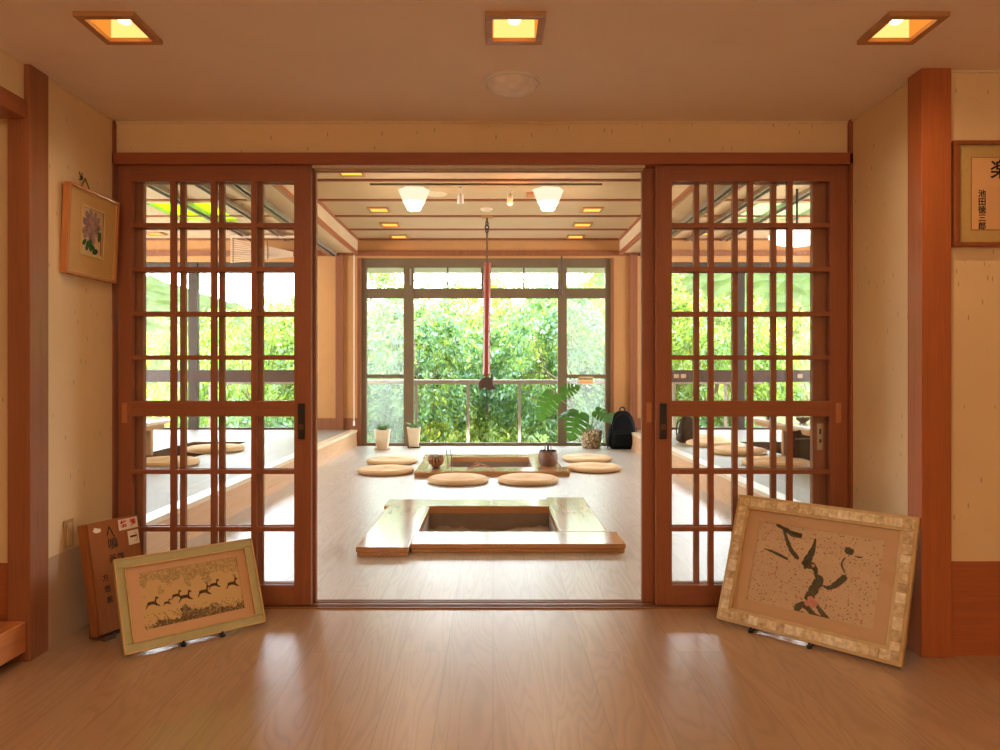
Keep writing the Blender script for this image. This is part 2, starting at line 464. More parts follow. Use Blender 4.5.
# front room, side walls near the doors
struct('wall_left', MB().box(-1.93, -1.778, 2.98, YD, .36, CF).box(-1.93, -1.792, 1.2, 2.87, 2.14, CF), M['plaster'], 'fleck-papered side wall left of the doors')
struct('baseboard_left', MB().box(-1.93, -1.776, 2.98, YD, 0, .362), M['lowpanel'])
struct('pillar_left', MB().box(-1.856, -1.768, 2.865, 2.985, 0, CF), wood('brown_pillar_wood', srgb(150, 94, 60), 'Z', .45), 'brown wooden pillar left of the hanging flower picture', bevel=.003)
struct('wall_right', MB().box(1.68, 1.82, 3.0, YD, .36, CF), M['plaster'], 'fleck-papered side wall right of the doors')
struct('baseboard_right', MB().box(1.678, 1.82, 3.0, YD, 0, .362), M['lowpanel'])
struct('pillar_right', MB().box(1.66, 1.777, 2.905, 3.005, 0, CF), M['pillar'], 'orange-brown wooden pillar right of the doors', bevel=.003)
struct('wall_front_right', MB().box(1.777, 3.8, 2.93, 3.03, .367, CF), M['plaster'], 'warm plaster wall behind the calligraphy frame')
struct('baseboard_front_right', MB().box(1.777, 3.8, 2.925, 3.03, 0, .368), M['panel'], 'brown wooden wainscot under the calligraphy frame')
struct('wall_front_left', MB().box(-3.6, -1.856, 2.93, 3.03, .36, CF), M['plaster'])
struct('baseboard_front_left', MB().box(-3.6, -1.856, 2.925, 3.03, .0, .361), M['panel'])
struct('trim_4', MB().box(-1.91, -1.782, 1.2, 2.868, 2.075, 2.145), M['trim_y'], 'brown beam over the opening on the left', bevel=.003)
struct('trim_5', MB().box(1.777, 3.8, 2.924, 2.93, CF-.01, CF).box(-1.778, -1.772, 2.985, YD, CF-.009, CF).box(1.674, 1.68, 3.005, YD, CF-.009, CF), M['pale'])
struct('wall_back', MB().box(-3.7, 3.9, -2.7, -2.6, 0, CF), M['plaster'])
struct('wall_outer_left', MB().box(-3.7, -3.6, -2.7, 3.03, 0, CF), M['plaster'])
struct('wall_outer_right', MB().box(3.8, 3.9, -2.7, 3.03, 0, CF), M['plaster'])
# wooden step on the left
st = thing('entry_step', 'low wooden step board along the left opening', 'step', (-1.8, 2.0, 0))
MB().box(-.9, .015, -1.2, .866, .04, .156).build('step_board', M['step'], st, bevel=.004)
MB().box(-.86, -.06, -1.2, .866, 0, .04).build('step_base', M['dark'], st)

# inner ceiling with battens, skylights
SKL = (-4.05, -3.25, 8.68, 9.75); SKR = (3.05, 3.9, 8.68, 9.75)
struct('ceiling_inner', grid_holes(XS0, XS1, YD+.13, YW+.1, CI, CI+.05, [SKL, SKR]), M['ceil_in'], 'beige panelled ceiling of the inner room')
bt = MB()
for k in range(-4, 5):
    y = 7.60 + .885*k
    if YD+.15 < y < YW: bt.box(XS0, XS1, y-.022, y+.022, CI-.018, CI+.001)
struct('trim_6', bt, M['batten'], 'thin brown battens across the inner ceiling')
# dropped soffits between the middle bay and the tatami bays
for i, s in enumerate((-1, 1)):
    o = 0 if s < 0 else -.13
    x0 = 1.985 + o
    struct('trim_%d' % (7+i), MB().box(s*x0, s*(x0+.42), YD+.13, YW, 2.83, CI), M['ceil_in'], 'dropped beam along the edge of the raised platform')
    struct('trim_%d' % (9+i), MB().box(s*(x0-.012), s*(x0+.03), YD+.13, YW, 2.795, 2.845).box(s*(x0-.014), s*(x0+.0), YD+.13, YW, CI-.035, CI)
           .box(s*(x0+.40), s*(x0+.435), YD+.13, YW, 2.79, 2.86), M['trim_y'])
    rails = MB()
    for xx in (.30, .36, .62, .70, .98, 1.05, 1.48, 1.56):
        zz = 2.83 if xx < .42 else CI
        rails.box(s*(x0+xx), s*(x0+xx+.014), YD+.13, YW-.02, zz-.05, zz)
    struct('trim_%d' % (11+i), rails, M['alu'])
    rails = MB()
    for xx in (.314, .634, .994, 1.494):
        zz = 2.83 if xx < .42 else CI
        rails.box(s*(x0+xx), s*(x0+xx+.05), YD+.13, YW-.02, zz-.02, zz+.001)
    struct('trim_%d' % (13+i), rails, M['dark'])
# skylights
for nm, sk, g in (('window_6', SKL, M['skyglass']), ('window_7', SKR, M['skyglass2'])):
    w = thing(nm, 'green-tinted skylight in the ceiling over the %s tatami' % ('left' if sk[0] < 0 else 'right'), 'skylight', ((sk[0]+sk[1])/2, (sk[2]+sk[3])/2, CI), kind='structure')
    a, b = (sk[1]-sk[0])/2, (sk[3]-sk[2])/2
    MB().box(-a, a, -b, b, .04, .046).build('glass', g, w)
    MB().box(-.03, .03, -b, b, .0, .04).box(-a, -a+.03, -b, b, 0, .05).box(a-.03, a, -b, b, 0, .05).build('glazing_bar', M['alu'], w)

# window wall
cx0, cx1 = wx(361, YW), wx(611, YW)
lx1, rx0 = -2.85, 2.55
zt = 2.757; zs = 2.70
ww = MB()
ww.box(XS0, XS1, YW, YW+.12, zt, CI+.02)
ww.box(lx1, cx0, YW, YW+.12, 0, zt).box(cx1, rx0, YW, YW+.12, 0, zt)
ww.box(XS0, lx1, YW, YW+.12, zs, zt).box(rx0, XS1, YW, YW+.12, zs, zt)
ww.box(XS0, lx1, YW, YW+.12, -.3, .24).box(rx0, XS1, YW, YW+.12, -.3, .24)
struct('wall_far', ww, M['plaster_in'], 'warm plaster wall around the large windows')
struct('trim_15', MB().box(XS0, XS1, YW-.03, YW, 2.785, 2.865).box(XS0, XS1, YW-.02, YW, CI-.03, CI), M['inwood'], 'brown picture rail over the large windows')
struct('baseboard_far', MB().box(-2.85, cx0, YW-.015, YW, 0, .41).box(cx1, 2.55, YW-.015, YW, 0, .41), M['inwood'])
struct('pillar_far_left', MB().box(-2.30, -2.19, YW-.05, YW, 0, 2.79), M['inwood'])
struct('pillar_far_right', MB().box(2.00, 2.11, YW-.05, YW, 0, 2.79), M['inwood'])
struct('trim_16', MB().box(cx0-.05, cx0, YW-.02, YW, 0, 2.757).box(cx1, cx1+.04, YW-.02, YW, 0, 2.757), M['inwood'])
# unseen outer side walls; window openings added in them for extra daylight
for i, s in enumerate((-1, 1)):
    X = s*6.6
    m = MB().box(X, X+s*.1, YD, YW+.12, -.3, .5).box(X, X+s*.1, YD, YW+.12, 2.7, CI+.05)
    for y0_, y1_ in ((YD, 5.8), (8.3, 8.5), (10.8, YW+.12)): m.box(X, X+s*.1, y0_, y1_, .5, 2.7)
    struct('wall_outer_%s_inner' % ('left', 'right')[i], m, M['plaster_in'])

# platforms
def platform(s, name, X0, X1, pit, lab):
    a, b = min(X0, X1), max(X0, X1)
    body = grid_holes(a, b, YD+.13, YW, -.02, .22, [pit])
    if s < 0: body = grid_holes(a, b-.01, YD+.13, YW, -.02, .22, [pit])
    struct('platform_' + name, body, M['riser'], 'raised platform with %s wooden riser' % lab)
    e = X0
    # nosing board and thin lower groove
    struct('trim_%d' % (17 if s < 0 else 18), MB().box(e - s*.012, e + s*.1, YD+.13, YW, .205, .241), M['pale'], 'pale nosing board along the %s platform' % name, bevel=.003)
    struct('trim_%d' % (19 if s < 0 else 20), MB().box(e - s*.004, e + s*.02, YD+.13, YW, .0, .205).box(e - s*.008, e + s*.01, YD+.13, YW, .0, .07), M['riser'])
    t0, t1 = sorted((e + s*.1, X1))
    struct('floor_tatami_' + name, grid_holes(t0, t1, YD+.13, 9.5, .2, .24, [pit]), M['tatami'], 'tatami matting on the %s platform' % name)
    struct('floor_boards_' + name, MB().box(t0, t1, 9.5, YW, .2, .238), M['sillpale'])
    p = pit
    struct('pit_' + name, MB().box(p[0], p[1], p[2], p[3], -.16, -.14).box(p[0]-.02, p[0]+.004, p[2], p[3], -.16, .236).box(p[1]-.004, p[1]+.02, p[2], p[3], -.16, .236)
           .box(p[0], p[1], p[3]-.004, p[3]+.02, -.16, .236).box(p[0], p[1], p[2]-.02, p[2]+.004, -.16, .236), M['dark'])
platform(-1, 'left', XL, XS0, PITL, 'the left')
platform(1, 'right', XR, XS1, PITR, 'the right')

# door sill track
struct('trim_21', MB().box(-1.77, 1.67, YD-.03, YD+.1, .0, .006), M['sill'], 'wooden sill track under the sliding doors')
sl = MB()
for y in (YD-.012, YD+.006, YD+.045, YD+.07): sl.box(-1.77, 1.67, y, y+.006, .0055, .0075)
struct('trim_22', sl, M['dark'])
sl = MB()
for y in (YD-.004, YD+.04, YD+.085): sl.box(-.85, .715, y, y+.008, 2.066, 2.079)
struct('trim_23', sl, M['pale'])

# ------------------------------------------------------------------ sliding lattice doors
RZ = [1.7975, 1.590, 1.380, 1.174]; RZ2 = [.635, .364]
def sliding_door(n, x0, x1, i0, i1, y, lab, lock=None, pulls=(), plate=None):
    w = (x1-x0); cx = (x0+x1)/2
    d = thing('door_%d' % n, lab, 'sliding door', (cx, y, 0), kind='structure')
    f = lambda x: x - cx
    T = .032
    zb, zt_ = .008, 2.077
    MB().box(f(x0), f(i0), 0, T, zb, zt_).build('stile', M['door'], d, bevel=.002)
    MB().box(f(i1), f(x1), 0, T, zb, zt_).build('stile', M['door'], d, bevel=.002)
    MB().box(f(i0), f(i1), 0, T, 2.0046, zt_).build('top_rail', M['door_h'], d)
    MB().box(f(i0), f(i1), .001, T-.001, .896, .969).build('middle_rail', M['door_h'], d)
    MB().box(f(i0), f(i1), 0, T, zb, .1007).build('bottom_rail', M['door_h'], d)
    lt = MB()
    for k in (1, 2, 3):
        x = f(i0 + (i1-i0)*k/4)
        lt.box(x-.0125, x+.0125, .003, .027, .1, 2.005)
    for z in RZ + RZ2: lt.box(f(i0), f(i1), .005, .024, z-.0105, z+.0105)
    lt.build('lattice', M['door'], d)
    MB().box(f(i0), f(i1), .0245, .0268, .1, 2.005).build('glass', M['glass'], d)
    for px in pulls:
        MB().box(f(px)-.012, f(px)+.012, -.001, .004, .866, .960).build('finger_pull', M['pull'], d)
    if lock is not None:
        k = MB().box(f(lock)-.016, f(lock)+.016, -.008, .002, .79, .958).build('lock_plate', M['black'], d, bevel=.002)
        MB().lathe([(0, -.012), (.0075, -.012), (.0075, .002)], n=14).build('keyhole', M['chrome'], k)
        c = k.children[0]; c.rotation_euler = (PI/2, 0, 0); c.location = (f(lock), -.004, .918)
        MB().box(f(lock)-.012, f(lock)+.012, -.0095, -.006, .835, .86).build('latch', M['brown'], k)
    if plate is not None:
        k = MB().box(f(plate)-.016, f(plate)+.016, -.003, .002, .735, .86).build('catch_plate', M['chrome'], d)
        MB().box(f(plate)-.005, f(plate)+.005, -.0035, -.002, .77, .785).box(f(plate)-.004, f(plate)+.004, -.0035, -.002, .81, .835).build('slot', M['black'], k)
    return d
dx = lambda u, y=YD: (u-CX)*y/F
sliding_door(1, dx(118), dx(311), dx(132), dx(294), YD, 'front lattice sliding door left of the doorway, with a black lock', lock=dx(301.5), pulls=(dx(124.5),))
sliding_door(2, dx(311+5, 3.575)-.9085, dx(316, 3.575), dx(143.5, 3.575), -.925, YD+.045, 'lattice sliding door parked behind the left front door')
sliding_door(3, dx(656), dx(848), dx(672), dx(830), YD, 'front lattice sliding door right of the doorway, with a black lock', lock=dx(663), pulls=(dx(838.5),))
sliding_door(4, dx(642, 3.575), dx(642, 3.575)+.9085, dx(642, 3.575)+.078, dx(812.7, 3.575), YD+.045, 'lattice sliding door parked behind the right front door', pulls=(dx(649, 3.575),), plate=dx(820, 3.575))

# ------------------------------------------------------------------ big window
W = thing('window_1', 'large bronze-framed window in the far wall of the inner room', 'window', (0, YW, 0), kind='structure')
fr = MB()
ya, yb = .02, .1
fr.box(cx0, wx(366.5, YW), ya, yb, 0, zt).box(wx(605.5, YW), cx1, ya, yb, 0, zt)
fr.build('jamb_frame', M['bronze'], W, bevel=.004)
j0, j1 = wx(366.5, YW), wx(605.5, YW)
for z0_, z1_ in ((2.626, zt), (2.171, 2.318), (0, .044)):
    MB().box(j0, j1, ya+.004, yb-.004, z0_, z1_).build('frame_rail', M['bronze'], W, bevel=.003)
for a, b in ((403.5, 413.5), (558, 567)):
    MB().box(wx(a, YW), wx(b, YW), ya-.01, yb, 0, 2.66).build('frame_stile', M['bronze'], W, bevel=.003)
MB().box(wx(481, YW), wx(491, YW), ya-.01, yb, 2.2, 2.66).build('transom_mullion', M['bronze'], W, bevel=.003)
mu = MB()
for u in (447.5, 524): mu.box(wx(u, YW)-.011, wx(u, YW)+.011, .04, .07, 2.3, 2.64)
mu.build('transom_muntin', M['bronze'], W)
for a, b in ((366.5, 403.5), (413, 481), (491, 558), (567, 605.5)):
    MB().box(wx(a, YW), wx(b, YW), .055, .06, 2.318, 2.626).build('transom_pane', M['window_glass'], W)
MB().box(wx(413, YW), wx(558, YW), .055, .06, .044, 2.171).build('glass', M['window_glass'], W)
for a, b in ((366, 403.5), (567, 606)):
    p = MB().box(wx(a, YW), wx(b, YW), .065, .067, .044, 2.171).build('insect_screen', M['screen'], W)
    MB().box(wx(a, YW), wx(b, YW), .03, .08, 1.0, 1.05).build('screen_bar', M['bronze'], W)
ltc = MB()
for u in (410.5, 484.5, 488.5): ltc.box(wx(u, YW)-.012, wx(u, YW)+.012, -.01, .012, 2.36, 2.6)
ltc.build('transom_latch', M['alu'], W)
# sticker on the right screen
sg = thing('window_sticker', 'small yellow notice sticker on the right screen panel', 'sticker', (wx(586, YW), YW+.022, wz(380.5, YW)))
MB().box(-.105, .105, 0, .003, -.055, .055).build('sheet', plain('sticker_yellow', srgb(226, 190, 130), .6), sg)
text('網戸開閉注意', .034, M['ink'], sg, (0, -.001, .022))
MB().box(-.085, .085, -.0012, 0, -.034, -.014).build('stripe', plain('sticker_orange', srgb(214, 150, 90), .6), sg)

# side windows with dark frames
def side_window(n, xa, xb, post, lab):
    w = thing('window_%d' % n, lab, 'window', (0, YW, 0), kind='structure')
    f = MB().box(xa, xb, .02, .1, 2.62, 2.70).box(xa, xb, .02, .1, .24, .27)
    for x in sorted({xa+.03, xb-.03, post, post + (1.9 if post > 0 else -1.9)}):
        f.box(x-.03, x+.03, .02, .1, .24, 2.7)
    f.box(post-.065, post+.065, .0, .1, .24, 2.7)
    f.build('window_frame', M['greyframe'], w, bevel=.003)
    MB().box(xa, xb, .055, .06, .27, 2.63).build('glass', M['window_glass'], w)
    r = MB().box(xa, xb, -.05, .02, wz(382, YW), wz(370, YW)).build('hand_rail', M['railwood'], w, bevel=.004)
    return w, r
wl, _ = side_window(2, XS0, lx1, wx(192.5, YW), 'dark-framed window of the left tatami bay')
wr, rr = side_window(3, rx0, XS1, wx(740.5, YW), 'dark-framed window of the right tatami bay')
for u in (675.5, 682.5, 798.5):
    MB().box(wx(u, YW)-.036, wx(u, YW)+.036, -.056, -.049, wz(378, YW), wz(374, YW)).build('outlet_plate', M['outlet'], rr)
# white pull cord left of the window
cd = thing('blind_cord', 'thin white pull cord hanging left of the large window', 'cord', (wx(354, YW-.06), YW-.06, 0))
MB().tube([(0, 0, 2.79), (0, 0, .37)], .007, 6).build('cord', M['whitecord'], cd)
MB().lathe([(0, .30), (.017, .305), (.013, .37), (.004, .38)], n=10).build('tassel', M['white'], cd)
cd = thing('roller_cord', 'thin dark cord on the right of the upper window panes', 'cord', (wx(561.7, YW-.05), YW-.05, 0))
MB().tube([(0, 0, 2.78), (0, 0, wz(290, YW))], .012, 6).build('cord', M['carved'], cd)
MB().lathe([(0, wz(296, YW)), (.02, wz(295, YW)), (.018, wz(290, YW))], n=10).build('cord_end', M['brown'], cd)

# ------------------------------------------------------------------ outside: deck, eave, railing
struct('deck', MB().box(-9, 9, YW+.12, 12.15, -.3, -.2), M['railwood'])
struct('roof_eave', MB().box(-9, 9, YW+.1, 12.3, 2.70, 2.86).box(XS0-1.4, XS0-.1, YD, YW+.1, 2.72, 2.86).box(XS1+.1, XS1+1.4, YD, YW+.1, 2.72, 2.86), plain('eave_board', srgb(206, 196, 180), .7), 'pale underside of the roof eave')
struct('roof', grid_holes(-9, 9, -3, 12.3, CI+.12, CI+.2, [(SKL[0]-.1, SKL[1]+.1, SKL[2]-.1, SKL[3]+.1), (SKR[0]-.1, SKR[1]+.1, SKR[2]-.1, SKR[3]+.1)]), M['dark'])
rl = thing('balcony_railing', 'pale metal balcony railing beyond the large window', 'railing', (0, 12.0, 0))
zr = wz(382, 12)
MB().box(-4.3, 4.3, -.03, .03, zr-.035, zr+.035).build('top_rail', M['alu'], rl, bevel=.005)
for k in range(-5, 6):
    x = wx(468, 12) + k*.824
    MB().box(x-.022, x+.022, -.02, .02, -.2, zr-.03).build('post', M['alu'], rl)

# terrain
def hill_height(x, y):
    ridge = np.interp(x, [-90, -60, -45, -38, -30, -24, -12, 0, 10, 16, 22, 40, 70, 100], [17, 15, 13, 10.8, 8.0, 9.0, 7.5, 8.0, 10.5, 15, 22, 24, 20, 20])
    k = np.clip((y-22)/78, 0, 1); k = k*k*(3-2*k)
    return -4.5 + (ridge+4.5)*k
def make_hill():
    nx, ny = 200, 110
    xs = np.linspace(-110, 110, nx); ys = 13 + 117*np.linspace(0, 1, ny)**1.4
    vs = []
    for y in ys:
        for x in xs:
            yy = min(y, 100)
            z = float(hill_height(x, yy))
            a = min(1, max(0, (y-24)/30))
            n = mnoise.noise(Vector((x*.35, y*.25, 0))) + .5*mnoise.noise(Vector((x*.9, y*.6, 3)))
            z += a*1.3*abs(n) - max(0, y-100)*.4
            vs.append((x, y, z))
    fs = [(j*nx+i, j*nx+i+1, (j+1)*nx+i+1, (j+1)*nx+i) for j in range(ny-1) for i in range(nx-1)]
    t = NT('wooded_hill'); v = t.coords()
    f = t.noise(v, .9, 8, .75); f2 = t.noise(v, .08, 3)
    vo = t.n('ShaderNodeTexVoronoi'); vo.inputs['Scale'].default_value = .5; t.l(v, vo.inputs['Vector'])
    c = t.ramp(f, [(.35, (.010, .018, .003, 1)), (.5, (.026, .042, .005, 1)), (.65, (.05, .068, .010, 1))])
    c = t.mix(t.math('MULTIPLY', f2, .5), c, (.036, .055, .008, 1))
    t.bsdf(c, .9, .1, bump=vo.outputs['Distance'], bstr=.6, bdist=1.2)
    mb = MB(); mb.add(vs, fs)
    o = mb.build('hill', t.m, smooth='all', fix=False); tag(o, 'wooded green hillside beyond the windows', None, None, 'structure')
make_hill()
struct('ground', MB().box(-12, 12, -4, 13.5, -5, -4.4), plain('earth', srgb(110, 110, 70), .9))

# trees: trunk, limbs and a crown of drooping sprays of small leaves
LM = [leafmat('leaf_fresh', [(.038,.09,.02,1), (.085,.185,.03,1), (.17,.29,.045,1), (.31,.40,.065,1)]),
      leafmat('leaf_yellow', [(.055,.11,.018,1), (.12,.205,.028,1), (.24,.31,.045,1), (.38,.41,.08,1)]),
      leafmat('leaf_cool', [(.038,.10,.045,1), (.075,.17,.07,1), (.14,.27,.09,1), (.28,.39,.085,1)])]
BARK = plain('bark', srgb(118, 104, 84), .9, .1, 0, .25, 12, .4)
def tree(x, y, zc, rx, ry, rz, nspray, per, leaf, mat, label, name='leafy_tree', droop=.55, zg=-4.5, sz=.11):
    t = thing(name, label, 'tree', (x, y, zg), group='trees beyond the balcony')
    g = np.random.default_rng(int(abs(x*131+y*977))+5)
    c = np.array((0, 0, zc-zg))
    u = g.normal(size=(nspray, 3)); u /= np.linalg.norm(u, axis=1)[:, None]
    r = g.uniform(.35, 1.0, nspray)**.5
    st = c + u*r[:, None]*np.array((rx, ry, rz))
    st[:, 2] += .25*rz*(1-np.abs(u[:, 0]))
    out = u.copy(); out[:, 2] = .15*np.abs(out[:, 2]); out /= np.linalg.norm(out, axis=1)[:, None]+1e-6
    L = g.uniform(.35, .75, nspray)*min(rx, 2.0)*.55
    tt = g.uniform(0, 1, (nspray, per))
    P = st[:, None] + out[:, None]*(tt*L[:, None])[..., None]
    P[..., 2] -= droop*L[:, None]*tt**2
    P += g.normal(scale=.06, size=P.shape)
    P = P.reshape(-1, 3); N = len(P)
    d = np.repeat(out, per, 0)*.5 + g.normal(scale=.55, size=(N, 3)); d[:, 2] -= .75
    d /= np.linalg.norm(d, axis=1)[:, None]
    nn = g.normal(size=(N, 3)); w = np.cross(d, nn); w /= np.linalg.norm(w, axis=1)[:, None]+1e-6
    ln = g.uniform(.7, 1.3, N)[:, None]*sz; wd = ln*.2
    V = np.empty((N, 4, 3))
    V[:, 0] = P - d*ln/2; V[:, 2] = P + d*ln/2
    mid = P - d*ln*.08
    V[:, 1] = mid + w*wd; V[:, 3] = mid - w*wd
    me = bpy.data.meshes.new('foliage')
    me.vertices.add(N*4); me.vertices.foreach_set('co', V.reshape(-1))
    me.loops.add(N*4); me.loops.foreach_set('vertex_index', np.arange(N*4, dtype=np.int32))
    me.polygons.add(N); me.polygons.foreach_set('loop_start', np.arange(0, N*4, 4, dtype=np.int32))
    me.update(calc_edges=True); me.materials.append(mat)
    o = bpy.data.objects.new('foliage', me); COL.objects.link(o); o.parent = t
    # wood
    top = Vector((g.uniform(-.2, .2), 0, zc-zg+rz*.35))
    pts = [Vector((0, 0, -.3)), Vector((g.uniform(-.15, .15), 0, (zc-zg)*.4)), Vector((g.uniform(-.25, .25), .1, (zc-zg)*.75)), top]
    MB().tube(pts, [.13, .10, .07, .025], 8).build('trunk', BARK, t, smooth=True)
    lm = MB()
    for k in range(0, nspray, max(1, nspray//14)):
        b = pts[2].lerp(top, random.random()) if random.random() < .6 else pts[1].lerp(pts[2], random.uniform(.5, 1))
        e = Vector(st[k]); m_ = b.lerp(e, .5) + Vector((0, 0, .15))
        lm.tube([b, m_, e], [.035, .022, .008], 5)
    lm.build('limbs', BARK, t, smooth=True)
    return t
trees = [
 (-1.35, 15.2, .9, 1.5, 1.2, 1.6, 330, 60, 0, 2, 'cool green drooping tree behind the railing, left of the hanging hook'),
 (1.35, 15.0, 1.0, 1.45, 1.2, 1.6, 330, 60, 0, 2, 'cool green drooping tree behind the railing, right of the hanging hook'),
 (.05, 17.3, 1.05, 2.6, 1.2, 1.75, 520, 60, 0, 1, 'yellow-green sunlit tree straight behind the hanging hook'),
 (-3.1, 16.6, 1.5, 1.5, 1.2, 1.9, 300, 60, 0, 0, 'fresh green tree seen through the left screen panel'),
 (3.0, 16.8, 1.55, 1.5, 1.3, 2.0, 300, 60, 0, 1, 'yellow-green tree seen through the right screen panel'),
 (-5.4, 17.0, .55, 1.7, 1.4, 1.75, 300, 60, 0, 0, 'fresh green tree seen through the left lattice door'),
 (-8.0, 19.0, -.1, 2.2, 1.5, 2.0, 280, 60, 0, 1, 'low yellow-green tree at the far left edge of the left lattice door'),
 (4.9, 16.2, .75, 1.4, 1.3, 1.75, 320, 60, 0, 0, 'fresh green tree seen through the near half of the right lattice door'),
 (7.4, 17.6, .35, 1.9, 1.4, 1.8, 300, 60, 0, 1, 'yellow-green tree at the outer edge of the right lattice door'),
 (-.4, 14.6, -1.0, 1.4, .9, 1.05, 240, 60, 0, 1, 'low yellow-green shrub-like tree below the railing, left of centre'),
 (2.2, 14.5, -.95, 1.4, .9, 1.0, 240, 60, 0, 0, 'low green tree below the railing behind the monstera'),
 (-2.6, 14.7, -.9, 1.3, .9, 1.0, 240, 60, 0, 0, 'low green tree below the railing behind the white pots'),
 (-5.0, 14.9, -.9, 1.6, .9, 1.05, 240, 60, 0, 2, 'low cool green tree under the rail of the left bay window'),
 (5.0, 14.8, -.9, 1.7, .9, 1.05, 260, 60, 0, 2, 'low cool green tree under the rail of the right bay window'),
]
for x, y, zc, rx, ry, rz, ns, per, _, mi, lab in trees:
    tree(x, y, zc, rx, ry, rz, ns, per, 0, LM[mi], lab)

# ================================================================== THINGS
# ---- hearths (irori)
def hearth(name, label, dy):
    h = thing(name, label, 'hearth', (0, 5.4+dy, 0), group='sunken hearths')
    Y = lambda y: y-5.4
    T = .055
    def board(x0, x1, y0, y1, mat, nm='frame_board', top=T):
        m = MB().box(x0, x1, y0, y1, .026, top).box(x0+.006, x1-.006, y0+.006, y1-.006, 0, .024)
        return m.build(nm, mat, h, bevel=.004)
    board(-.82, hx0, Y(4.48), Y(5.85), M['hearth_y'], top=T+.001)
    board(hx0, .81, Y(4.57), Y(hy0), M['hearth'])
    board(-.85, hx1, Y(hy1), Y(6.15), M['hearth'])
    board(hx1, .75, Y(hy0), Y(6.24), M['hearth_y'], top=T+.001)
    MB().box(hx0, hx0+.012, Y(hy0), Y(hy1), -.0, .05).box(hx1-.012, hx1, Y(hy0), Y(hy1), -.0, .05).box(hx0, hx1, Y(hy1)-.012, Y(hy1), -.0, .05).box(hx0, hx1, Y(hy0), Y(hy0)+.012, -.0, .05).build('inner_lining', M['hearth'], h)
    MB().box(hx0, hx0+.01, Y(hy0), Y(hy1), -.2, .0).box(hx1-.01, hx1, Y(hy0), Y(hy1), -.2, .0).box(hx0, hx1, Y(hy1)-.01, Y(hy1), -.2, .0).box(hx0, hx1, Y(hy0), Y(hy0)+.01, -.2, .0).build('pit_lining', M['pitwall'], h)
    # ash bed, heaped unevenly
    n = 26; vs = []; fs = []
    for j in range(n+1):
        for i in range(n+1):
            x = hx0+.01 + (hx1-hx0-.02)*i/n; y = Y(hy0)+.01 + (hy1-hy0-.02)*j/n
            z = -.125 + .05*max(0, mnoise.noise(Vector((x*4+dy, y*4, 1)))) + .02*mnoise.noise(Vector((x*15, y*15, dy)))
            vs.append((x, y, z))
    fs = [(j*(n+1)+i, j*(n+1)+i+1, (j+1)*(n+1)+i+1, (j+1)*(n+1)+i) for j in range(n) for i in range(n)]
    m = MB(); m.add(vs, fs); m.build('ash_bed', M['ash'], h, smooth='all')
    return h
hearth('sunken_hearth', 'near sunken hearth with a low pinwheel wooden frame', 0)
hearth('sunken_hearth', 'far sunken hearth under the hanging hook, objects on its frame', HOFF)

# ---- round straw cushions
def cushion_mesh():
    R = .30; prof = [(0, 0), (R*.9, 0), (R, .012), (R+.004, .026), (R, .04), (R*.95, .05)]
    k = 13
    for i in range(k):
        r = R*.93*(1 - (i+.5)/k)
        prof += [(max(0, r+.009), .052), (max(.0, r), .0555)]
    prof.append((0, .054))
    return MB().lathe(prof, n=40)
cu0 = None
def cushion(x, y, z, label, group):
    global cu0
    if cu0 is None:
        cu0 = cushion_mesh().build('straw_cushion', M['straw'], smooth=True); o = cu0
    else:
        o = cu0.copy(); COL.objects.link(o)
    o.location = (x, y, z); o.rotation_euler = (0, 0, random.uniform(0, 6)); o['label'] = label; o['category'] = 'cushion'; o['group'] = group
G1 = 'round straw cushions around the far hearth'
def fl(u, v, zc=.04): d = F*(H-zc)/(v-CY); return wx(u, d), d
for (u, v, lab) in ((458, 478, 'round straw cushion in front of the far hearth, left of two'), (528, 478, 'round straw cushion in front of the far hearth, right of two'),
        (386, 469, 'round straw cushion left of the far hearth, nearer of two'), (392, 459.5, 'round straw cushion left of the far hearth, nearer to the white pots'),
        (593.5, 466.5, 'round straw cushion right of the far hearth, nearer of two'), (587, 457.3, 'round straw cushion right of the far hearth, beside the speckled pot')):
    x, d = fl(u, v); cushion(x, d, 0, lab, G1)
G2 = 'round straw cushions beside the low tables'
cushion(-3.02-.0, 6.9, .24, 'round straw cushion on the left tatami, nearer of two', G2)
cushion(-3.0, 8.1, .24, 'round straw cushion on the left tatami, farther of two', G2)
cushion(2.60, 6.9, .24, 'round straw cushion on the right tatami, nearest to the doors', G2)
cushion(2.57, 7.9, .24, 'round straw cushion on the right tatami, second from the doors', G2)
cushion(2.55, 8.7, .24, 'round straw cushion on the right tatami, third from the doors', G2)
cushion(2.58, 9.38, .24, 'round straw cushion on the right tatami, farthest from the doors', G2)

# ---- low tables over the pits
def low_table(x0, x1, y0, y1, label):
    cx, cy = (x0+x1)/2, (y0+y1)/2
    t = thing('low_table', label, 'table', (cx, cy, .24))
    a, b = (x1-x0)/2, (y1-y0)/2
    MB().box(-a, a, -b, b, .325, .36).build('table_top', M['table'], t, bevel=.005)
    MB().box(-a+.08, a-.08, -b+.08, -b+.1, .27, .325).box(-a+.08, a-.08, b-.1, b-.08, .27, .325).box(-a+.08, -a+.1, -b+.08, b-.08, .27, .325).box(a-.1, a-.08, -b+.08, b-.08, .27, .325).build('apron', M['tableleg'], t)
    for sx in (-1, 1):
        for yy in (-b+.12, b-(.2 if x0 < 0 else .7)):
            x = sx*(a-.18)
            MB().box(x-.03, x+.03, yy-.03, yy+.03, 0, .325).build('leg', M['tableleg'], t, bevel=.003)
    return t
low_table(-3.99, -3.35, 5.0, 7.9, 'low pale wooden table on the left tatami')
low_table(2.82, 3.85, 5.0, 8.4, 'low pale wooden table on the right tatami')
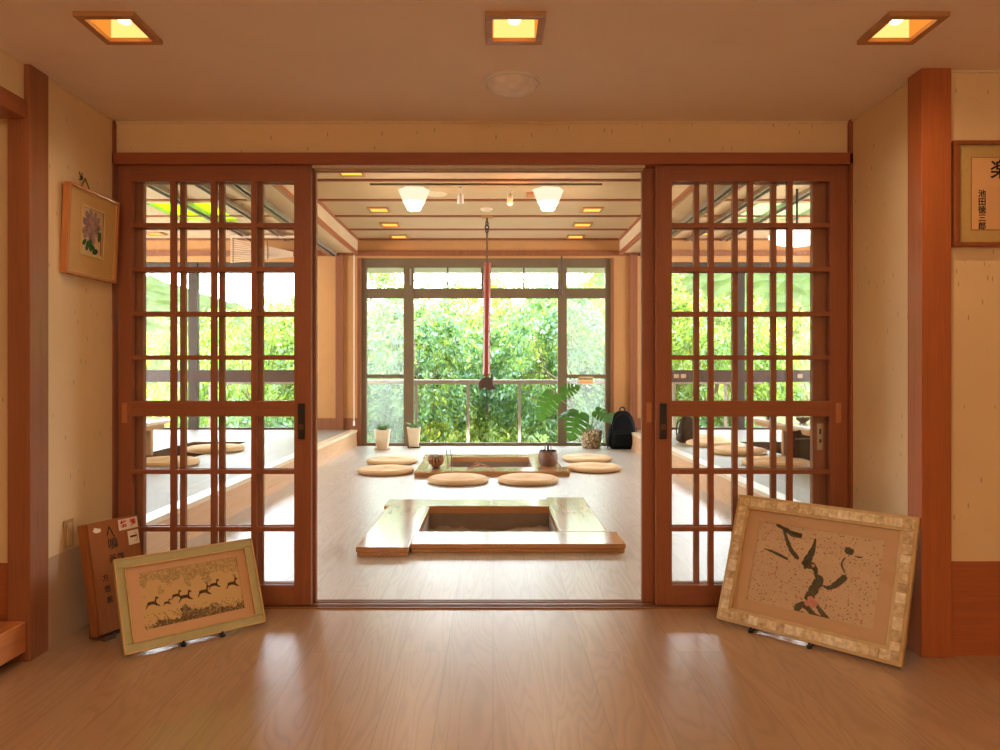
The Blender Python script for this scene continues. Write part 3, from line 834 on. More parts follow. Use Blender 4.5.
def bowl(x, y, label):
    b = MB().lathe([(0, 0), (.03, 0), (.032, .01), (.06, .03), (.07, .055), (.066, .055), (.055, .03), (0, .015)], n=20).build('tea_bowl', M['carved'], smooth=True)
    b.location = (x, y, .60); tag(b, label, 'bowl', 'dark bowls on the right table')
bowl(wx(765, 7.9)+.05, 7.9, 'small dark bowl on the right table, farther of two'); bowl(wx(803, 7.3), 7.3, 'small dark bowl on the right table, nearer of two')
bg = thing('black_bag', 'slouching black bag leaning beside the right low table', 'bag', (2.93, 7.08, .24), (0, 0, .2))
MB().sections([(0,0,0,.10,.05,3),(0,0,.03,.14,.075,3),(0,.0,.16,.145,.08,3),(0,.01,.26,.13,.06,3),(0,.015,.30,.11,.03,3)]).build('body', M['nylon'], bg, smooth=True)
MB().tube([(-.07,.0,.29),(-.05,-.01,.31),(.05,-.01,.31),(.07,0,.29)], .007, 6).build('handle', M['nylon2'], bg)
MB().tube([(-.12,-.055,.23),(0,-.075,.235),(.12,-.055,.23)], .004, 6).build('zipper', M['alu'], bg)

# ---- backpacks
def backpack(label, loc, s, rz):
    b = thing('backpack', label, 'backpack', loc, (0, 0, rz), group='black backpacks')
    S = lambda L: [(x*s, y*s, z*s, a*s, c*s, e) for x, y, z, a, c, e in L]
    P = lambda L: [tuple(q*s for q in p) for p in L]
    MB().sections(S([(0,0,0,.15,.07,4),(0,0,.02,.175,.09,4),(0,0,.18,.185,.10,3.5),(0,.005,.34,.165,.09,3),(0,.012,.44,.135,.07,2.6),(0,.02,.50,.09,.045,2.3),(0,.022,.52,.05,.02,2.2)]), 28).build('body', M['nylon'], b, smooth=True)
    MB().sections(S([(0,-.09,.035,.12,.03,4),(0,-.105,.06,.14,.045,4),(0,-.11,.16,.14,.045,3.5),(0,-.10,.24,.125,.03,3),(0,-.085,.27,.10,.012,3)]), 24).build('front_pocket', M['nylon'], b, smooth=True)
    MB().sections(S([(-.185,0,.03,.018,.06,3),(-.195,0,.06,.028,.07,3),(-.19,0,.15,.026,.07,3),(-.182,0,.18,.014,.05,3)]), 16).build('side_pocket', M['nylon2'], b, smooth=True)
    MB().sections(S([(.185,0,.03,.018,.06,3),(.195,0,.06,.028,.07,3),(.19,0,.15,.026,.07,3),(.182,0,.18,.014,.05,3)]), 16).build('side_pocket', M['nylon2'], b, smooth=True)
    MB().tube(P([(-.035,.03,.50),(-.034,.03,.545),(-.015,.03,.57),(.015,.03,.57),(.034,.03,.545),(.035,.03,.50)]), .009*s, 8).build('handle', M['nylon2'], b, smooth=True)
    MB().tube(P([(-.15,-.085,.20),(-.14,-.088,.33),(-.09,-.075,.44),(0,-.05,.495),(.09,-.075,.44),(.14,-.088,.33),(.15,-.085,.20)]), .004*s, 6).build('zipper', M['nylon2'], b)
    MB().tube(P([(-.12,-.15,.215),(0,-.158,.222),(.12,-.15,.215)]), .0035*s, 6).build('zipper', M['nylon2'], b)
    for sx in (-1, 1):
        MB().tube(P([(sx*.08,.08,.46),(sx*.13,.15,.38),(sx*.15,.16,.25),(sx*.17,.11,.10),(sx*.16,.08,.04)]), .015*s, 8).build('shoulder_strap', M['nylon2'], b, smooth=True)
        MB().tube(P([(sx*.178,-.07,.30),(sx*.19,-.085,.22),(sx*.2,-.09,.05),(sx*.215,-.10,.012)]), .006*s, 6).build('side_strap', M['nylon2'], b)
    return b
d = F*H/(447.5-CY)
backpack('large black backpack on the floor beside the monstera', (wx(622.5, 10.62), 10.62, 0), 1.03, -.1)
backpack('smaller black backpack on the right platform behind the lattice door', (wx(687.5, 9.05), 9.05, .24), .62, .3)

# ---- white planters
def planter(u, v, label, wt, wb, hgt, saucer, nleaf, group='cream planters by the window'):
    d = F*H/(v-CY); p = thing('potted_succulent', label, 'potted plant', (wx(u, d), d, 0), (0, 0, .06), group=group)
    MB().sections([(0,0,.012,wb,wb,6),(0,0,hgt*.5,(wb+wt)/2,(wb+wt)/2,6),(0,0,hgt-.02,wt,wt,6),(0,0,hgt,wt+.006,wt+.006,6),(0,0,hgt,wt-.008,wt-.008,6),(0,0,hgt-.03,wt-.012,wt-.012,6)], 32).build('pot', M['ceramic'], p, smooth=True)
    MB().sections([(0,0,hgt-.028,wt-.012,wt-.012,6),(0,0,hgt-.02,wt-.011,wt-.011,6)], 24).build('soil', M['soil'], p)
    MB().sections([(0,0,0,wb+.02,wb+.02,5),(0,0,.014,wb+.03,wb+.03,5),(0,0,.018,wb+.03,wb+.03,5)], 24).build('saucer', saucer, p)
    lf = MB()
    for i in range(nleaf):
        a = random.uniform(0, 2*PI); r0 = random.uniform(0, wt*.45); L = random.uniform(.06, .15); o_ = random.uniform(.2, .9)
        b = Vector((r0*math.cos(a), r0*math.sin(a), hgt-.025)); dr = Vector((math.cos(a)*o_, math.sin(a)*o_, 1)).normalized()
        m_ = b + dr*L*.6; e = b + dr*L + Vector((math.cos(a), math.sin(a), -.6))*L*.25*o_
        lf.tube([b, b.lerp(m_, .5), m_, e], [.004, .010, .009, .002], 6)
    lf.build('leaves', plain('succulent_leaf', srgb(110, 140, 84), .5, .4, 0, .35, 18), p, smooth=True)
planter(382.5, 449, 'tapered cream planter with succulents, farther left of two by the window', .112, .08, .275, M['ceramic'], 34)
planter(414, 447.5, 'narrow cream planter with succulents on a brown saucer by the window', .096, .068, .29, M['brown'], 30)

# ---- monstera
def speck():
    t = NT('speckled_glaze'); v = t.coords(); vo = t.n('ShaderNodeTexVoronoi'); vo.inputs['Scale'].default_value = 30; t.l(v, vo.inputs['Vector'])
    c = t.ramp(vo.outputs['Distance'], [(.2, srgb(196, 176, 136)), (.5, srgb(140, 116, 80)), (.8, srgb(84, 70, 48))])
    t.bsdf(c, .4, .5, bump=vo.outputs['Distance'], bstr=.4, bdist=.01); return t.m
LEAFM = None
def monstera_mat():
    t = NT('monstera_leaf'); v = t.coords(); f = t.noise(v, 14)
    c = t.ramp(f, [(.3, srgb(26, 62, 26)), (.7, srgb(48, 96, 34))])
    p = t.bsdf(c, .32, .5)
    tr = t.n('ShaderNodeBsdfTranslucent'); tr.inputs['Color'].default_value = (.16, .34, .03, 1)
    ms = t.n('ShaderNodeMixShader'); ms.inputs[0].default_value = .25
    t.l(p.outputs[0], ms.inputs[1]); t.l(tr.outputs[0], ms.inputs[2]); t.l(ms.outputs[0], t.out.inputs['Surface']); return t.m
LEAFM = monstera_mat()
def monstera_leaf(L, Wd, bend=.25):
    """leaf in its own frame: base at 0, tip along +x, width along y, arching down; slits between fingers"""
    half = []
    nf = 5
    def outline(t):      # half width at t along the midrib
        return Wd/2*(math.sin(PI*min(1, .16+.84*t)**.75))**.8 * (1 - .25*t)
    half.append((-.10*L, .05*L)); half.append((-.13*L, Wd*.22)); half.append((-.06*L, Wd*.38))
    for k in range(nf):
        t0, t1 = k/nf*.86 + .04, (k+.48)/nf*.86 + .04
        w0, w1 = outline(t0), outline(t1)
        half.append((t0*L + .05*L, w0*.98)); half.append((t1*L + .07*L, max(w1*.97, .02*L)))
        if k < nf-1:
            tn = (k+.76)/nf*.86 + .04
            half.append((tn*L - .02*L, outline(tn)*.09))
    half.append((L, 0))
    pts = [(0, 0)] + half + [(x, -y) for x, y in reversed(half[:-1])]
    bm = bmesh.new()
    vs = [bm.verts.new((x, y, 0)) for x, y in pts]
    bm.faces.new(vs); bmesh.ops.triangulate(bm, faces=bm.faces[:])
    bmesh.ops.subdivide_edges(bm, edges=bm.edges[:], cuts=1)
    for v_ in bm.verts:
        x, y = v_.co.x, v_.co.y
        v_.co.z = -bend*L*(x/L)**2 - .35*abs(y)**2/Wd + .0
    m = MB(); bm.verts.index_update()
    m.add([v_.co[:] for v_ in bm.verts], [[v_.index for v_ in f_.verts] for f_ in bm.faces]); bm.free()
    return m
dm = F*H/(447-CY)-.12
mx = wx(591, dm)
mo = thing('potted_monstera', 'monstera with large split leaves in a speckled pot by the window', 'potted plant', (mx, dm, 0))
MB().lathe([(0, 0), (.115, 0), (.13, .02), (.15, .13), (.155, .24), (.158, .262), (.145, .262), (.14, .235)], n=36).build('pot', speck(), mo, smooth=True)
MB().lathe([(0, .232), (.14, .232)], n=24).build('soil', M['soil'], mo)
stems = MB()
leaves = [ # pixel of base of blade, length, width, tip direction (world), face normal hint
 ((553, 395), .42, .36, (-.62, -.25, -1), (-.15, -1, .35)),
 ((562, 393), .27, .25, (.75, -.25, .35), (-.35, -1, .35)),
 ((579, 414), .40, .40, (-.35, -.3, -1), (.1, -1, .55)),
 ((596, 411), .27, .24, (.8, -.35, -.45), (0, -1, .7)),
 ((612, 414), .2, .17, (.35, -.3, -1), (.5, -1, .3)),
 ((574, 411), .26, .2, (-1, -.35, -.25), (0, -.5, 1)),
]
for (pu, pv), L, Wd, tip, nrm in leaves:
    b = at(pu, pv, dm-.12) - Vector((mx, dm, 0))
    xax = Vector(tip).normalized(); zax = Vector(nrm); zax = (zax - xax*zax.dot(xax)).normalized(); yax = zax.cross(xax)
    o = monstera_leaf(L, Wd).build('leaf', LEAFM, mo, fix=True, smooth='all')
    o.matrix_local = Matrix(((xax.x, yax.x, zax.x, b.x), (xax.y, yax.y, zax.y, b.y), (xax.z, yax.z, zax.z, b.z), (0, 0, 0, 1)))
    s0 = Vector((random.uniform(-.04, .04), random.uniform(-.04, .04), .23))
    stems.tube([s0, s0.lerp(b, .45) + Vector((0, 0, .10)), b], [.009, .007, .005], 6)
stems.build('stems', plain('monstera_stem', srgb(120, 150, 90), .5), mo, smooth=True)

# ---- objects on the far hearth
bk = thing('ribbed_ornament', 'small ribbed wooden fan-shaped ornament on the left of the far hearth', 'ornament', (wx(436, 8.05), 8.06, .056))
MB().lathe([(0, 0), (.045, 0), (.045, .012), (.03, .02), (0, .02)], n=20).build('foot', M['carved'], bk, smooth=True)
rb = MB()
for i in range(18):
    a = 2*PI*i/18; c, s_ = math.cos(a), math.sin(a)
    rb.tube([(c*.025, s_*.025, .018), (c*.06, s_*.06, .05), (c*.082, s_*.082, .10), (c*.07, s_*.07, .135), (c*.03, s_*.03, .142)], [.006, .010, .012, .009, .005], 6)
rb.build('ribs', wood('ornament_wood', srgb(158, 112, 74), 'Z', .6), bk, smooth=True)
MB().lathe([(0, .02), (.03, .02), (.06, .06), (.072, .10), (.06, .128), (0, .132)], n=24).build('core', M['carved'], bk, smooth=True)
pt = thing('handled_pot', 'brown stoneware pot with thin upright handles on the far hearth', 'pot', (wx(548, 8.3), 8.3, .056))
MB().lathe([(0, 0), (.085, 0), (.1, .02), (.112, .08), (.106, .13), (.095, .155), (.1, .165), (.09, .165), (.085, .14), (0, .13)], n=32).build('body', M['brownpot'], pt, smooth=True)
for sx in (-.018, .02):
    MB().tube([(sx-.014, 0, .15), (sx-.013, 0, .23), (sx, 0, .262), (sx+.013, 0, .23), (sx+.014, 0, .15)], 0.0055, 6).build('handle', M['carved'], pt, smooth=True)
cl = MB()
for i in range(9):
    a = 2*PI*i/9; cl.lathe([(0, -.012), (.02, -.004), (.02, .008), (0, .02)], (.075*math.cos(a), .075*math.sin(a), .158), 7)
cl.build('rim_charcoal', M['soil'], pt)
tw = thing('driftwood_branch', 'pale forked driftwood branch on the front board of the far hearth', 'driftwood', (wx(480, 7.95), 7.98, .056))
MB().tube([(-.12,0,.012),(-.05,.01,.03),(.02,0,.05),(.08,-.02,.03),(.16,-.03,.008)], [.009,.012,.012,.010,.006], 7).tube([(-.05,.01,.03),(0,.05,.05),(.05,.06,.04),(.10,.05,.012)], [.01,.009,.008,.006], 7).tube([(.02,0,.05),(-.03,-.02,.075),(-.06,-.02,.06)], [.01,.008,.005], 7).tube([(-.12,0,.012),(-.14,.03,.01)], [.008,.005], 6).build('branches', M['twig'], tw, smooth=True)
fc = thing('fire_chopsticks', 'pair of thin metal fire chopsticks standing in the left of the far hearth', 'fire tongs', (wx(447, 8.35)+.04, 8.45, -.11))
for q in (-.012, .012):
    MB().tube([(q, 0, 0), (q*2.2-.03, 0, .33)], .005, 6).build('stick', M['black'], fc)

# ---- hanging pot hook (jizaikagi)
HX, HY = -.075, 9.38
jk = thing('hanging_pot_hook', 'long hanging hearth hook with red bamboo tube and carved crosspiece', 'pot hook', (HX, HY, 0))
MB().box(-.07, .07, -.04, .04, CI-.03, CI).build('ceiling_plate', M['fixwood'], jk)
ck = MB().tube([(0,0,CI-.03),(0,0,CI-.07)], .012, 8)
for i in range(3):
    zc = CI-.10-.045*i
    ck.tube([(.022*math.cos(q)*(1 if i%2 else .6), .022*math.cos(q)*(.6 if i%2 else 1), zc+.028*math.sin(q)) for q in np.linspace(0, 2*PI, 11)], .009, 6, cap=False)
ck.build('chain', M['black'], jk, smooth=True)
MB().tube([(0,0,CI-.2),(0,0,2.44)], .011, 8).build('rod', M['carved'], jk)
tb = MB().tube([(.005,0,2.46),(.0,0,2.0),(-.006,0,1.5),(-.008,0,1.15),(-.01,0,1.06),(-.01,0,1.03)], [.044,.045,.045,.046,.05,.022], 16)
for z in np.linspace(2.4, 1.2, 7): tb.lathe([(.044, -.006), (.049, -.003), (.049, .003), (.044, .006)], (0, 0, z), 16)
tb.build('bamboo_tube', M['polewood'], jk, smooth=True)
cp = MB()
cp.poly([(-.105,.90),(-.09,.86),(-.065,.875),(-.05,.90),(-.02,.885),(.03,.86),(.07,.875),(.10,.865),(.115,.885),(.085,.93),(.072,.97),(.078,1.06),(.06,1.075),(.035,1.01),(.0,1.03),(-.05,1.02),(-.09,.985),(-.11,.94)], -.03, .03)
cp.build('crosspiece', M['carved'], jk, bevel=.012)
MB().tube([(0,0,.9),(0,0,.66)], .010, 8).build('hook_rod', M['black'], jk)
MB().tube([(0,0,.66),(0,0,.60),(.0,-.03,.575),(0,-.06,.60)], [.02,.018,.012,.006], 8).build('hook', M['carved'], jk, smooth=True)

# ---- ceiling fixtures
def downlight_front(x, label):
    t = thing('square_downlight', label, 'ceiling light', (x, dly, CF), group='square downlights in the front ceiling')
    a, b, a2, b2 = .1, .11, .075, .083
    m = MB().box(-a, a, -b, -b2, -.016, .0).box(-a, a, b2, b, -.016, 0).box(-a, -a2, -b2, b2, -.016, 0).box(a2, a, -b2, b2, -.016, 0)
    m.build('frame', M['fixwood'], t, bevel=.002)
    MB().box(-.0775, -.072, -.089, .089, 0, .10).box(.072, .0775, -.089, .089, 0, .10).box(-.0775, .0775, -.089, -.084, 0, .10).build('emissive_reflector_side', M['lamp_side'], t)  # side faces emit dim orange, standing in for bulb light on them
    MB().box(-.0775, .0775, -.089, .089, .098, .104).box(-.072, .072, .084, .089, 0, .098).build('emissive_reflector', M['lamp_front'], t)  # top and far face emit brighter yellow in place of bulb light
    MB().lathe([(0, -.03), (.02, -.02), (.026, 0), (.016, .03), (.013, .05)], (0, .035, .05), 16).build('bulb', M['lamp_hot'], t, smooth=True)
    return t
for x, lab in zip(dlx, ('square wood-framed downlight, leftmost of three in the front ceiling', 'square wood-framed downlight beside the round ceiling cover', 'square wood-framed downlight, rightmost of three in the front ceiling')):
    downlight_front(x, lab)
dc = thing('ceiling_cover', 'round pale convex cover on the front ceiling', 'ceiling cover', (wx(512, 3.05), 3.045, CF))
MB().lathe([(.118, 0), (.118, -.008), (.112, -.012), (.104, -.010), (.104, 0)], n=40).build('rim', M['white'], dc, smooth=True)
MB().lathe([(.104, -.008), (.094, -.026), (.07, -.042), (.036, -.051), (0, -.054)], n=40).build('dome', plain('cover_plastic', srgb(240, 230, 220), .35), dc, smooth=True)

def downlight_in(x, y, label):
    t = thing('recessed_downlight', label, 'ceiling light', (x, y, CI), group='square downlights in the inner ceiling')
    a, b, a2, b2 = .125, .125, .098, .098
    MB().box(-a, a, -b, -b2, -.02, .0).box(-a, a, b2, b, -.02, 0).box(-a, -a2, -b2, b2, -.02, 0).box(a2, a, -b2, b2, -.02, 0).build('frame', M['fixwood'], t)
    MB().box(-a2, a2, -b2, b2, -.010, -.004).build('diffuser', M['lamp_in'], t)
for (u, v, lab) in ((351, 171.5, 'square orange downlight nearest to the lintel on the left of the inner ceiling'), (379, 209, 'square orange downlight, first of three on the left of the inner ceiling'), (390, 224, 'square orange downlight, middle of three on the left of the inner ceiling'), (399, 236, 'square orange downlight nearest to the window on the left of the inner ceiling'),
        (592, 209, 'square orange downlight, first of three on the right of the inner ceiling'), (582.5, 224, 'square orange downlight, middle of three on the right of the inner ceiling'), (575.5, 236, 'square orange downlight nearest to the window on the right of the inner ceiling'),
        (155, 233, 'square downlight over the left tatami'), (702, 233, 'square downlight over the right tatami')):
    dd = F*(CI-H)/(CY-v); downlight_in(wx(u, dd), dd, lab)

YT = F*(CI-.03-H)/(CY-186.5)
tr = thing('lighting_track', 'thin dark lighting track across the inner ceiling', 'lighting track', (0, YT, CI))
MB().box(wx(370, YT), wx(602, YT), -.012, .012, -.016, 0).build('rail', M['bronze'], tr)
def pendant(u, label):
    t = thing('glass_shade_lamp', label, 'ceiling lamp', (wx(u, YT), YT, CI-.03), (0, 0, .12), group='glass shade lamps on the track')
    MB().box(-.05, .05, -.03, .03, -.03, 0).build('mount', M['white'], t)
    k = 6; vs = []; fs = []
    prof = [(.055, -.03), (.165, -.035), (.15, -.07), (.115, -.16), (.075, -.225), (.0, -.232)]
    MB().lathe(prof[:4], n=6).build('shade', M['shade'], t)
    MB().lathe(prof[3:], n=6).build('lower_shade', M['shade_hot'], t)
    MB().lathe([(0, -.195), (.05, -.2), (.075, -.228), (.06, -.245), (0, -.25)], n=20).build('bulb', M['bulb'], t, smooth=True)
pendant(414, 'glowing faceted glass lamp on the track, left of two'); pendant(548, 'glowing faceted glass lamp on the track, right of two')
def spot(u, lit, label):
    t = thing('track_spotlight', label, 'spotlight', (wx(u, YT), YT, CI-.03), group='spotlights on the track')
    MB().box(-.02, .02, -.02, .02, -.025, 0).build('adapter', M['white'], t)
    MB().tube([(0,0,-.02),(.012,0,-.05),(-.006,0,-.085)], .008, 8).build('arm', M['white'], t)
    MB().lathe([(0, -.075), (.022, -.08), (.03, -.10), (.034, -.175), (.028, -.175), (.024, -.15), (0, -.15)], n=18).build('lamp_head', M['white'] if not lit else M['ceramic'], t, smooth=True)
    if lit: MB().lathe([(0, -.20), (.022, -.192), (.032, -.172), (.02, -.155), (0, -.15)], n=16).build('bulb', M['redbulb'], t, smooth=True)
spot(460.6, False, 'small cream unlit spotlight on the track'); spot(510, True, 'small lit reddish spotlight on the track')
sd = MB().lathe([(0, -.03), (.05, -.028), (.07, -.012), (.075, 0)], n=24).build('smoke_detector', M['ceramic'], smooth=True)
sd.location = (wx(486.5, 8.98), 8.98, CI); tag(sd, 'round cream smoke detector in front of the hanging hook', 'smoke detector')
sd = MB().lathe([(0, -.012), (.11, -.01), (.12, 0)], n=28).build('ceiling_speaker', M['ceramic'], smooth=True)
sd.location = (wx(436.5, 8.22), 8.22, CI); tag(sd, 'flat round cream disc on the ceiling beside the left glass lamp', 'ceiling speaker')
sd = MB().box(-.08, .08, -.06, .06, -.03, 0).build('ceiling_sensor', M['pull'], bevel=.006)
sd.location = (wx(534, 8.2), 8.2, CI); tag(sd, 'small brown box on the ceiling beside the right glass lamp', 'sensor')
gp = thing('globe_pendant', 'big glowing white flattened pendant lamp over the right table', 'pendant lamp', (wx(797, 8.0), 8.0, wz(237, 8)))
MB().lathe([(0, -.095), (.12, -.09), (.23, -.06), (.285, -.01), (.29, .02), (.25, .06), (.14, .09), (.03, .10)], n=36).build('shade', M['globe'], gp, smooth=True)
MB().tube([(0, 0, .1), (0, 0, CI-wz(237, 8))], .012, 8).build('cord', M['black'], gp)
MB().lathe([(.03, .095), (.06, .10), (.05, .13), (0, .14)], n=16).build('cap', M['alu'], gp, smooth=True)

# wooden blind drawn up crookedly in the left bay
bl = thing('wooden_blind', 'pale wooden slat blind drawn up crookedly before the left bay window', 'blind', (wx(231, 10.6), 10.6, 0))
xr = wx(293, 10.6)-wx(231, 10.6)
MB().box(-.02, xr+.1, -.03, .03, wz(238, 10.6), wz(238, 10.6)+.03).build('head_rail', M['slat'], bl)
zt0 = wz(238.5, 10.6); zr0 = wz(252, 10.6)
lm = MB()
for i in range(11):
    q = i/10
    za = zt0 - q*.33; zb_ = zt0 - .19 - q*.06
    h0, h1 = .015, .005
    lm.add([(0,-.03,za-h0),(xr,-.03,zb_-h1),(xr,-.03,zb_),(0,-.03,za),(0,.01,za-h0),(xr,.01,zb_-h1),(xr,.01,zb_),(0,.01,za)],
       [(0,1,2,3),(7,6,5,4),(0,4,5,1),(1,5,6,2),(2,6,7,3),(3,7,4,0)])
lm.build('slats', M['slat'], bl)
MB().tube([(.04,-.035,zt0),(.04,-.035,zt0-.36)], .006, 6).tube([(xr*.6,-.035,zt0),(xr*.6,-.035,zt0-.3)], .006, 6).build('cords', M['cord'], bl)

# ================================================================== pictures
def frame_matrix(bl, br, lean):
    """local x along the bottom edge, z up the face, y into the back"""
    bl = Vector(bl); br = Vector(br); x = (br-bl).normalized()
    back = Vector((-x.y, x.x, 0)); up = Vector((0, 0, 1))
    z = (up*math.cos(lean) + back*math.sin(lean)).normalized(); y = z.cross(x)
    return Matrix(((x.x, y.x, z.x, bl.x), (x.y, y.y, z.y, bl.y), (x.z, y.z, z.z, bl.z), (0, 0, 0, 1)))

def picture_frame(root, w, h, fw, th, mat, matmat, win, edge=None):
    MB().box(0, w, 0, th, 0, fw).box(0, w, 0, th, h-fw, h).box(0, fw, 0, th, fw, h-fw).box(w-fw, w, 0, th, fw, h-fw).build('frame', mat, root, bevel=.003)
    x0, x1, z0, z1 = win
    MB().box(fw, x0, .009, .011, fw, h-fw).box(x1, w-fw, .009, .011, fw, h-fw).box(x0, x1, .009, .011, fw, z0).box(x0, x1, .009, .011, z1, h-fw).build('mat_board', matmat, root)
    MB().box(fw*.5, w-fw*.5, .014, th-.002, fw*.5, h-fw*.5).build('backing', M['brown'], root)
    MB().box(fw, w-fw, .0055, .007, fw, h-fw).build('glass', M['glass_pic'], root)

# -- deer print on the left
mt = frame_matrix((-1.420, 2.89, .014), (-.993, 3.28, .014), math.radians(23))
w, h = .578, .372
pr = thing('framed_deer_print', 'framed print of running deer leaning on the floor by the left door', 'framed picture')
pr.matrix_world = mt
wn = (.155*w, .865*w, .21*h, .815*h)
matc = plain('salmon_mat', srgb(224, 182, 138), .8, .2, 0, .03, 5)
picture_frame(pr, w, h, .036, .022, plain('sage_frame', srgb(178, 168, 116), .5, .4, 0, .08, 20), matc, wn)
gb = MB()
for a, b, c, d_ in ((0, w, h-.006, h), (0, w, 0, .006), (0, .006, 0, h), (w-.006, w, 0, h), (.036, w-.036, h-.042, h-.036), (.036, w-.036, .036, .042), (.036, .042, .036, h-.036), (w-.042, w-.036, .036, h-.036)):
    gb.box(a, b, -.004, .003, c, d_)
gb.build('gilt_edge', plain('gilt', srgb(206, 170, 110), .4, .5, .2, .1, 40), pr)
def deer_paper():
    t = NT('deer_paper'); v = t.coords(); sp = t.n('ShaderNodeSeparateXYZ'); t.l(v, sp.inputs[0])
    x, z = sp.outputs[0], sp.outputs[2]
    base = srgb(222, 190, 132)
    n1 = t.noise(v, 60, 5, .7, 1.5); n0 = t.noise(v, 13, 4)
    zz = t.math('DIVIDE', t.math('SUBTRACT', z, wn[2]), wn[3]-wn[2])
    up = t.math('SUBTRACT', zz, t.math('MULTIPLY_ADD', n0, -.5)); up.node.inputs[1].default_value = 0
    top = t.math('GREATER_THAN', t.math('ADD', zz, t.math('MULTIPLY', n0, 1.1)), 1.29)
    tm = t.math('MULTIPLY', top, t.ramp(n1, [(.42, (0,0,0,1)), (.55, (1,1,1,1))]))
    c = t.mix(t.math('MULTIPLY', tm, .55), base, srgb(128, 108, 72))
    bot = t.math('LESS_THAN', t.math('SUBTRACT', zz, t.math('MULTIPLY', n0, .9)), -.30)
    bm_ = t.math('MULTIPLY', bot, t.ramp(n1, [(.38, (0,0,0,1)), (.5, (1,1,1,1))]))
    c = t.mix(t.math('MULTIPLY', bm_, .8), c, srgb(70, 54, 34))
    vo = t.n('ShaderNodeTexVoronoi'); vo.inputs['Scale'].default_value = 90; t.l(v, vo.inputs['Vector'])
    dots = t.math('MULTIPLY', t.math('LESS_THAN', vo.outputs['Distance'], .24), t.math('LESS_THAN', zz, .26))
    c = t.mix(t.math('MULTIPLY', dots, .6), c, srgb(92, 62, 44))
    t.bsdf(c, .8, .2); return t.m
MB().box(wn[0], wn[1], .0115, .0135, wn[2], wn[3]).build('print', deer_paper(), pr)
pw, ph = wn[1]-wn[0], wn[3]-wn[2]
DEER = [(-.52,-.30),(-.47,-.31),(-.32,-.12),(-.14,-.07),(.08,-.09),(.20,-.19),(.44,-.27),(.46,-.23),(.29,-.09),(.22,.04),(.27,.24),(.36,.24),(.43,.29),(.41,.33),(.31,.37),(.25,.44),(.20,.37),(.13,.13),(-.08,.13),(-.28,.13),(-.37,.06),(-.38,-.06),(-.46,-.18)]
dk = MB()
for u_, v_, s_, ant in ((.10,.57,.145,0),(.235,.61,.085,0),(.335,.515,.12,0),(.42,.57,.15,0),(.612,.545,.15,1),(.725,.455,.13,0),(.915,.50,.145,1)):
    ox, oz, S_ = wn[0]+u_*pw, wn[3]-v_*ph, s_*pw
    dk.poly([(ox+a*S_, oz+b*S_) for a, b in DEER], .0108, .0115)
    if ant:
        for e in ((.10,.70),(.30,.66)):
            dk.stroke([(ox+.24*S_, oz+.42*S_), (ox+(.24+e[0])/2*S_, oz+.55*S_), (ox+e[0]*S_, oz+e[1]*S_)], [.003, .0025, .002], .0108, .0115)
dk.build('deer_figures', plain('deer_ink', srgb(82, 50, 34), .8, .2, 0, .2, 60), pr)
gs = MB()
for i in range(26):
    a = random.uniform(.05, .95); L = random.uniform(.05, .26); b = random.uniform(-.12, .12)
    gs.stroke([(wn[0]+a*pw, wn[2]+.01*ph), (wn[0]+(a+b*.4)*pw, wn[2]+L*.6*ph), (wn[0]+min(.98, max(.02, a+b))*pw, wn[2]+L*ph)], [.0025, .002, .001], .0108, .0115)
gs.build('grass_strokes', plain('grass_ink', srgb(96, 72, 44), .8), pr)

# -- branch painting on the right
mt2 = frame_matrix((.9866, 3.318, .016), (1.51, 2.769, .016), math.radians(21))
w2, h2 = .757, .565
pb = thing('framed_branch_painting', 'large framed branch painting leaning on the floor by the right pillar', 'framed picture')
pb.matrix_world = mt2
wn2 = (.118, w2-.118, .112, h2-.108)
picture_frame(pb, w2, h2, .062, .024, plain('cream_frame', srgb(196, 164, 112), .5, .4, 0, .15, 30), plain('tan_mat', srgb(212, 176, 136), .8, .2, 0, .03, 5), wn2)
tl = MB()
def tiles(x0, x1, z0, z1, hor):
    p = x0 if hor else z0; e = x1 if hor else z1
    while p < e-.008:
        L = min(random.choice((.034, .042, .05)), e-p)
        if hor: tl.box(p+.001, p+L-.001, -.0035, .001, z0+.001, z1-.001)
        else: tl.box(x0+.001, x1-.001, -.0035, .001, p+.001, p+L-.001)
        p += L
fi, fo = .012, .050
tiles(fi, w2-fi, h2-fo, h2-fi, True); tiles(fi, w2-fi, fi, fo, True); tiles(fi, fo, fo, h2-fo, False); tiles(w2-fo, w2-fi, fo, h2-fo, False)
tl.build('shell_tiles', island('shell_tile', [srgb(170, 132, 82), srgb(212, 184, 132), srgb(226, 204, 158), srgb(238, 222, 184)], .3, .5, 45), pb, bevel=.0008)
def branch_paper():
    t = NT('branch_paper'); v = t.coords()
    base = srgb(218, 190, 154)
    c = t.ramp(t.noise(v, 7, 4), [(.3, scale_c(base, .93)), (.7, scale_c(base, 1.05))])
    for sc, thr, col, a in ((70, .22, srgb(110, 76, 52), .75), (48, .2, srgb(176, 96, 84), .55), (110, .2, srgb(84, 60, 46), .7), (33, .2, srgb(196, 130, 96), .6)):
        vo = t.n('ShaderNodeTexVoronoi'); vo.inputs['Scale'].default_value = sc; t.l(v, vo.inputs['Vector'])
        sepc = t.n('ShaderNodeSeparateColor'); t.l(vo.outputs['Color'], sepc.inputs[0])
        k = t.math('MULTIPLY', t.math('LESS_THAN', vo.outputs['Distance'], thr), t.math('GREATER_THAN', sepc.outputs[0], .45))
        c = t.mix(t.math('MULTIPLY', k, a), c, col)
    t.bsdf(c, .8, .2); return t.m
MB().box(wn2[0], wn2[1], .0115, .0135, wn2[2], wn2[3]).build('painting', branch_paper(), pb)
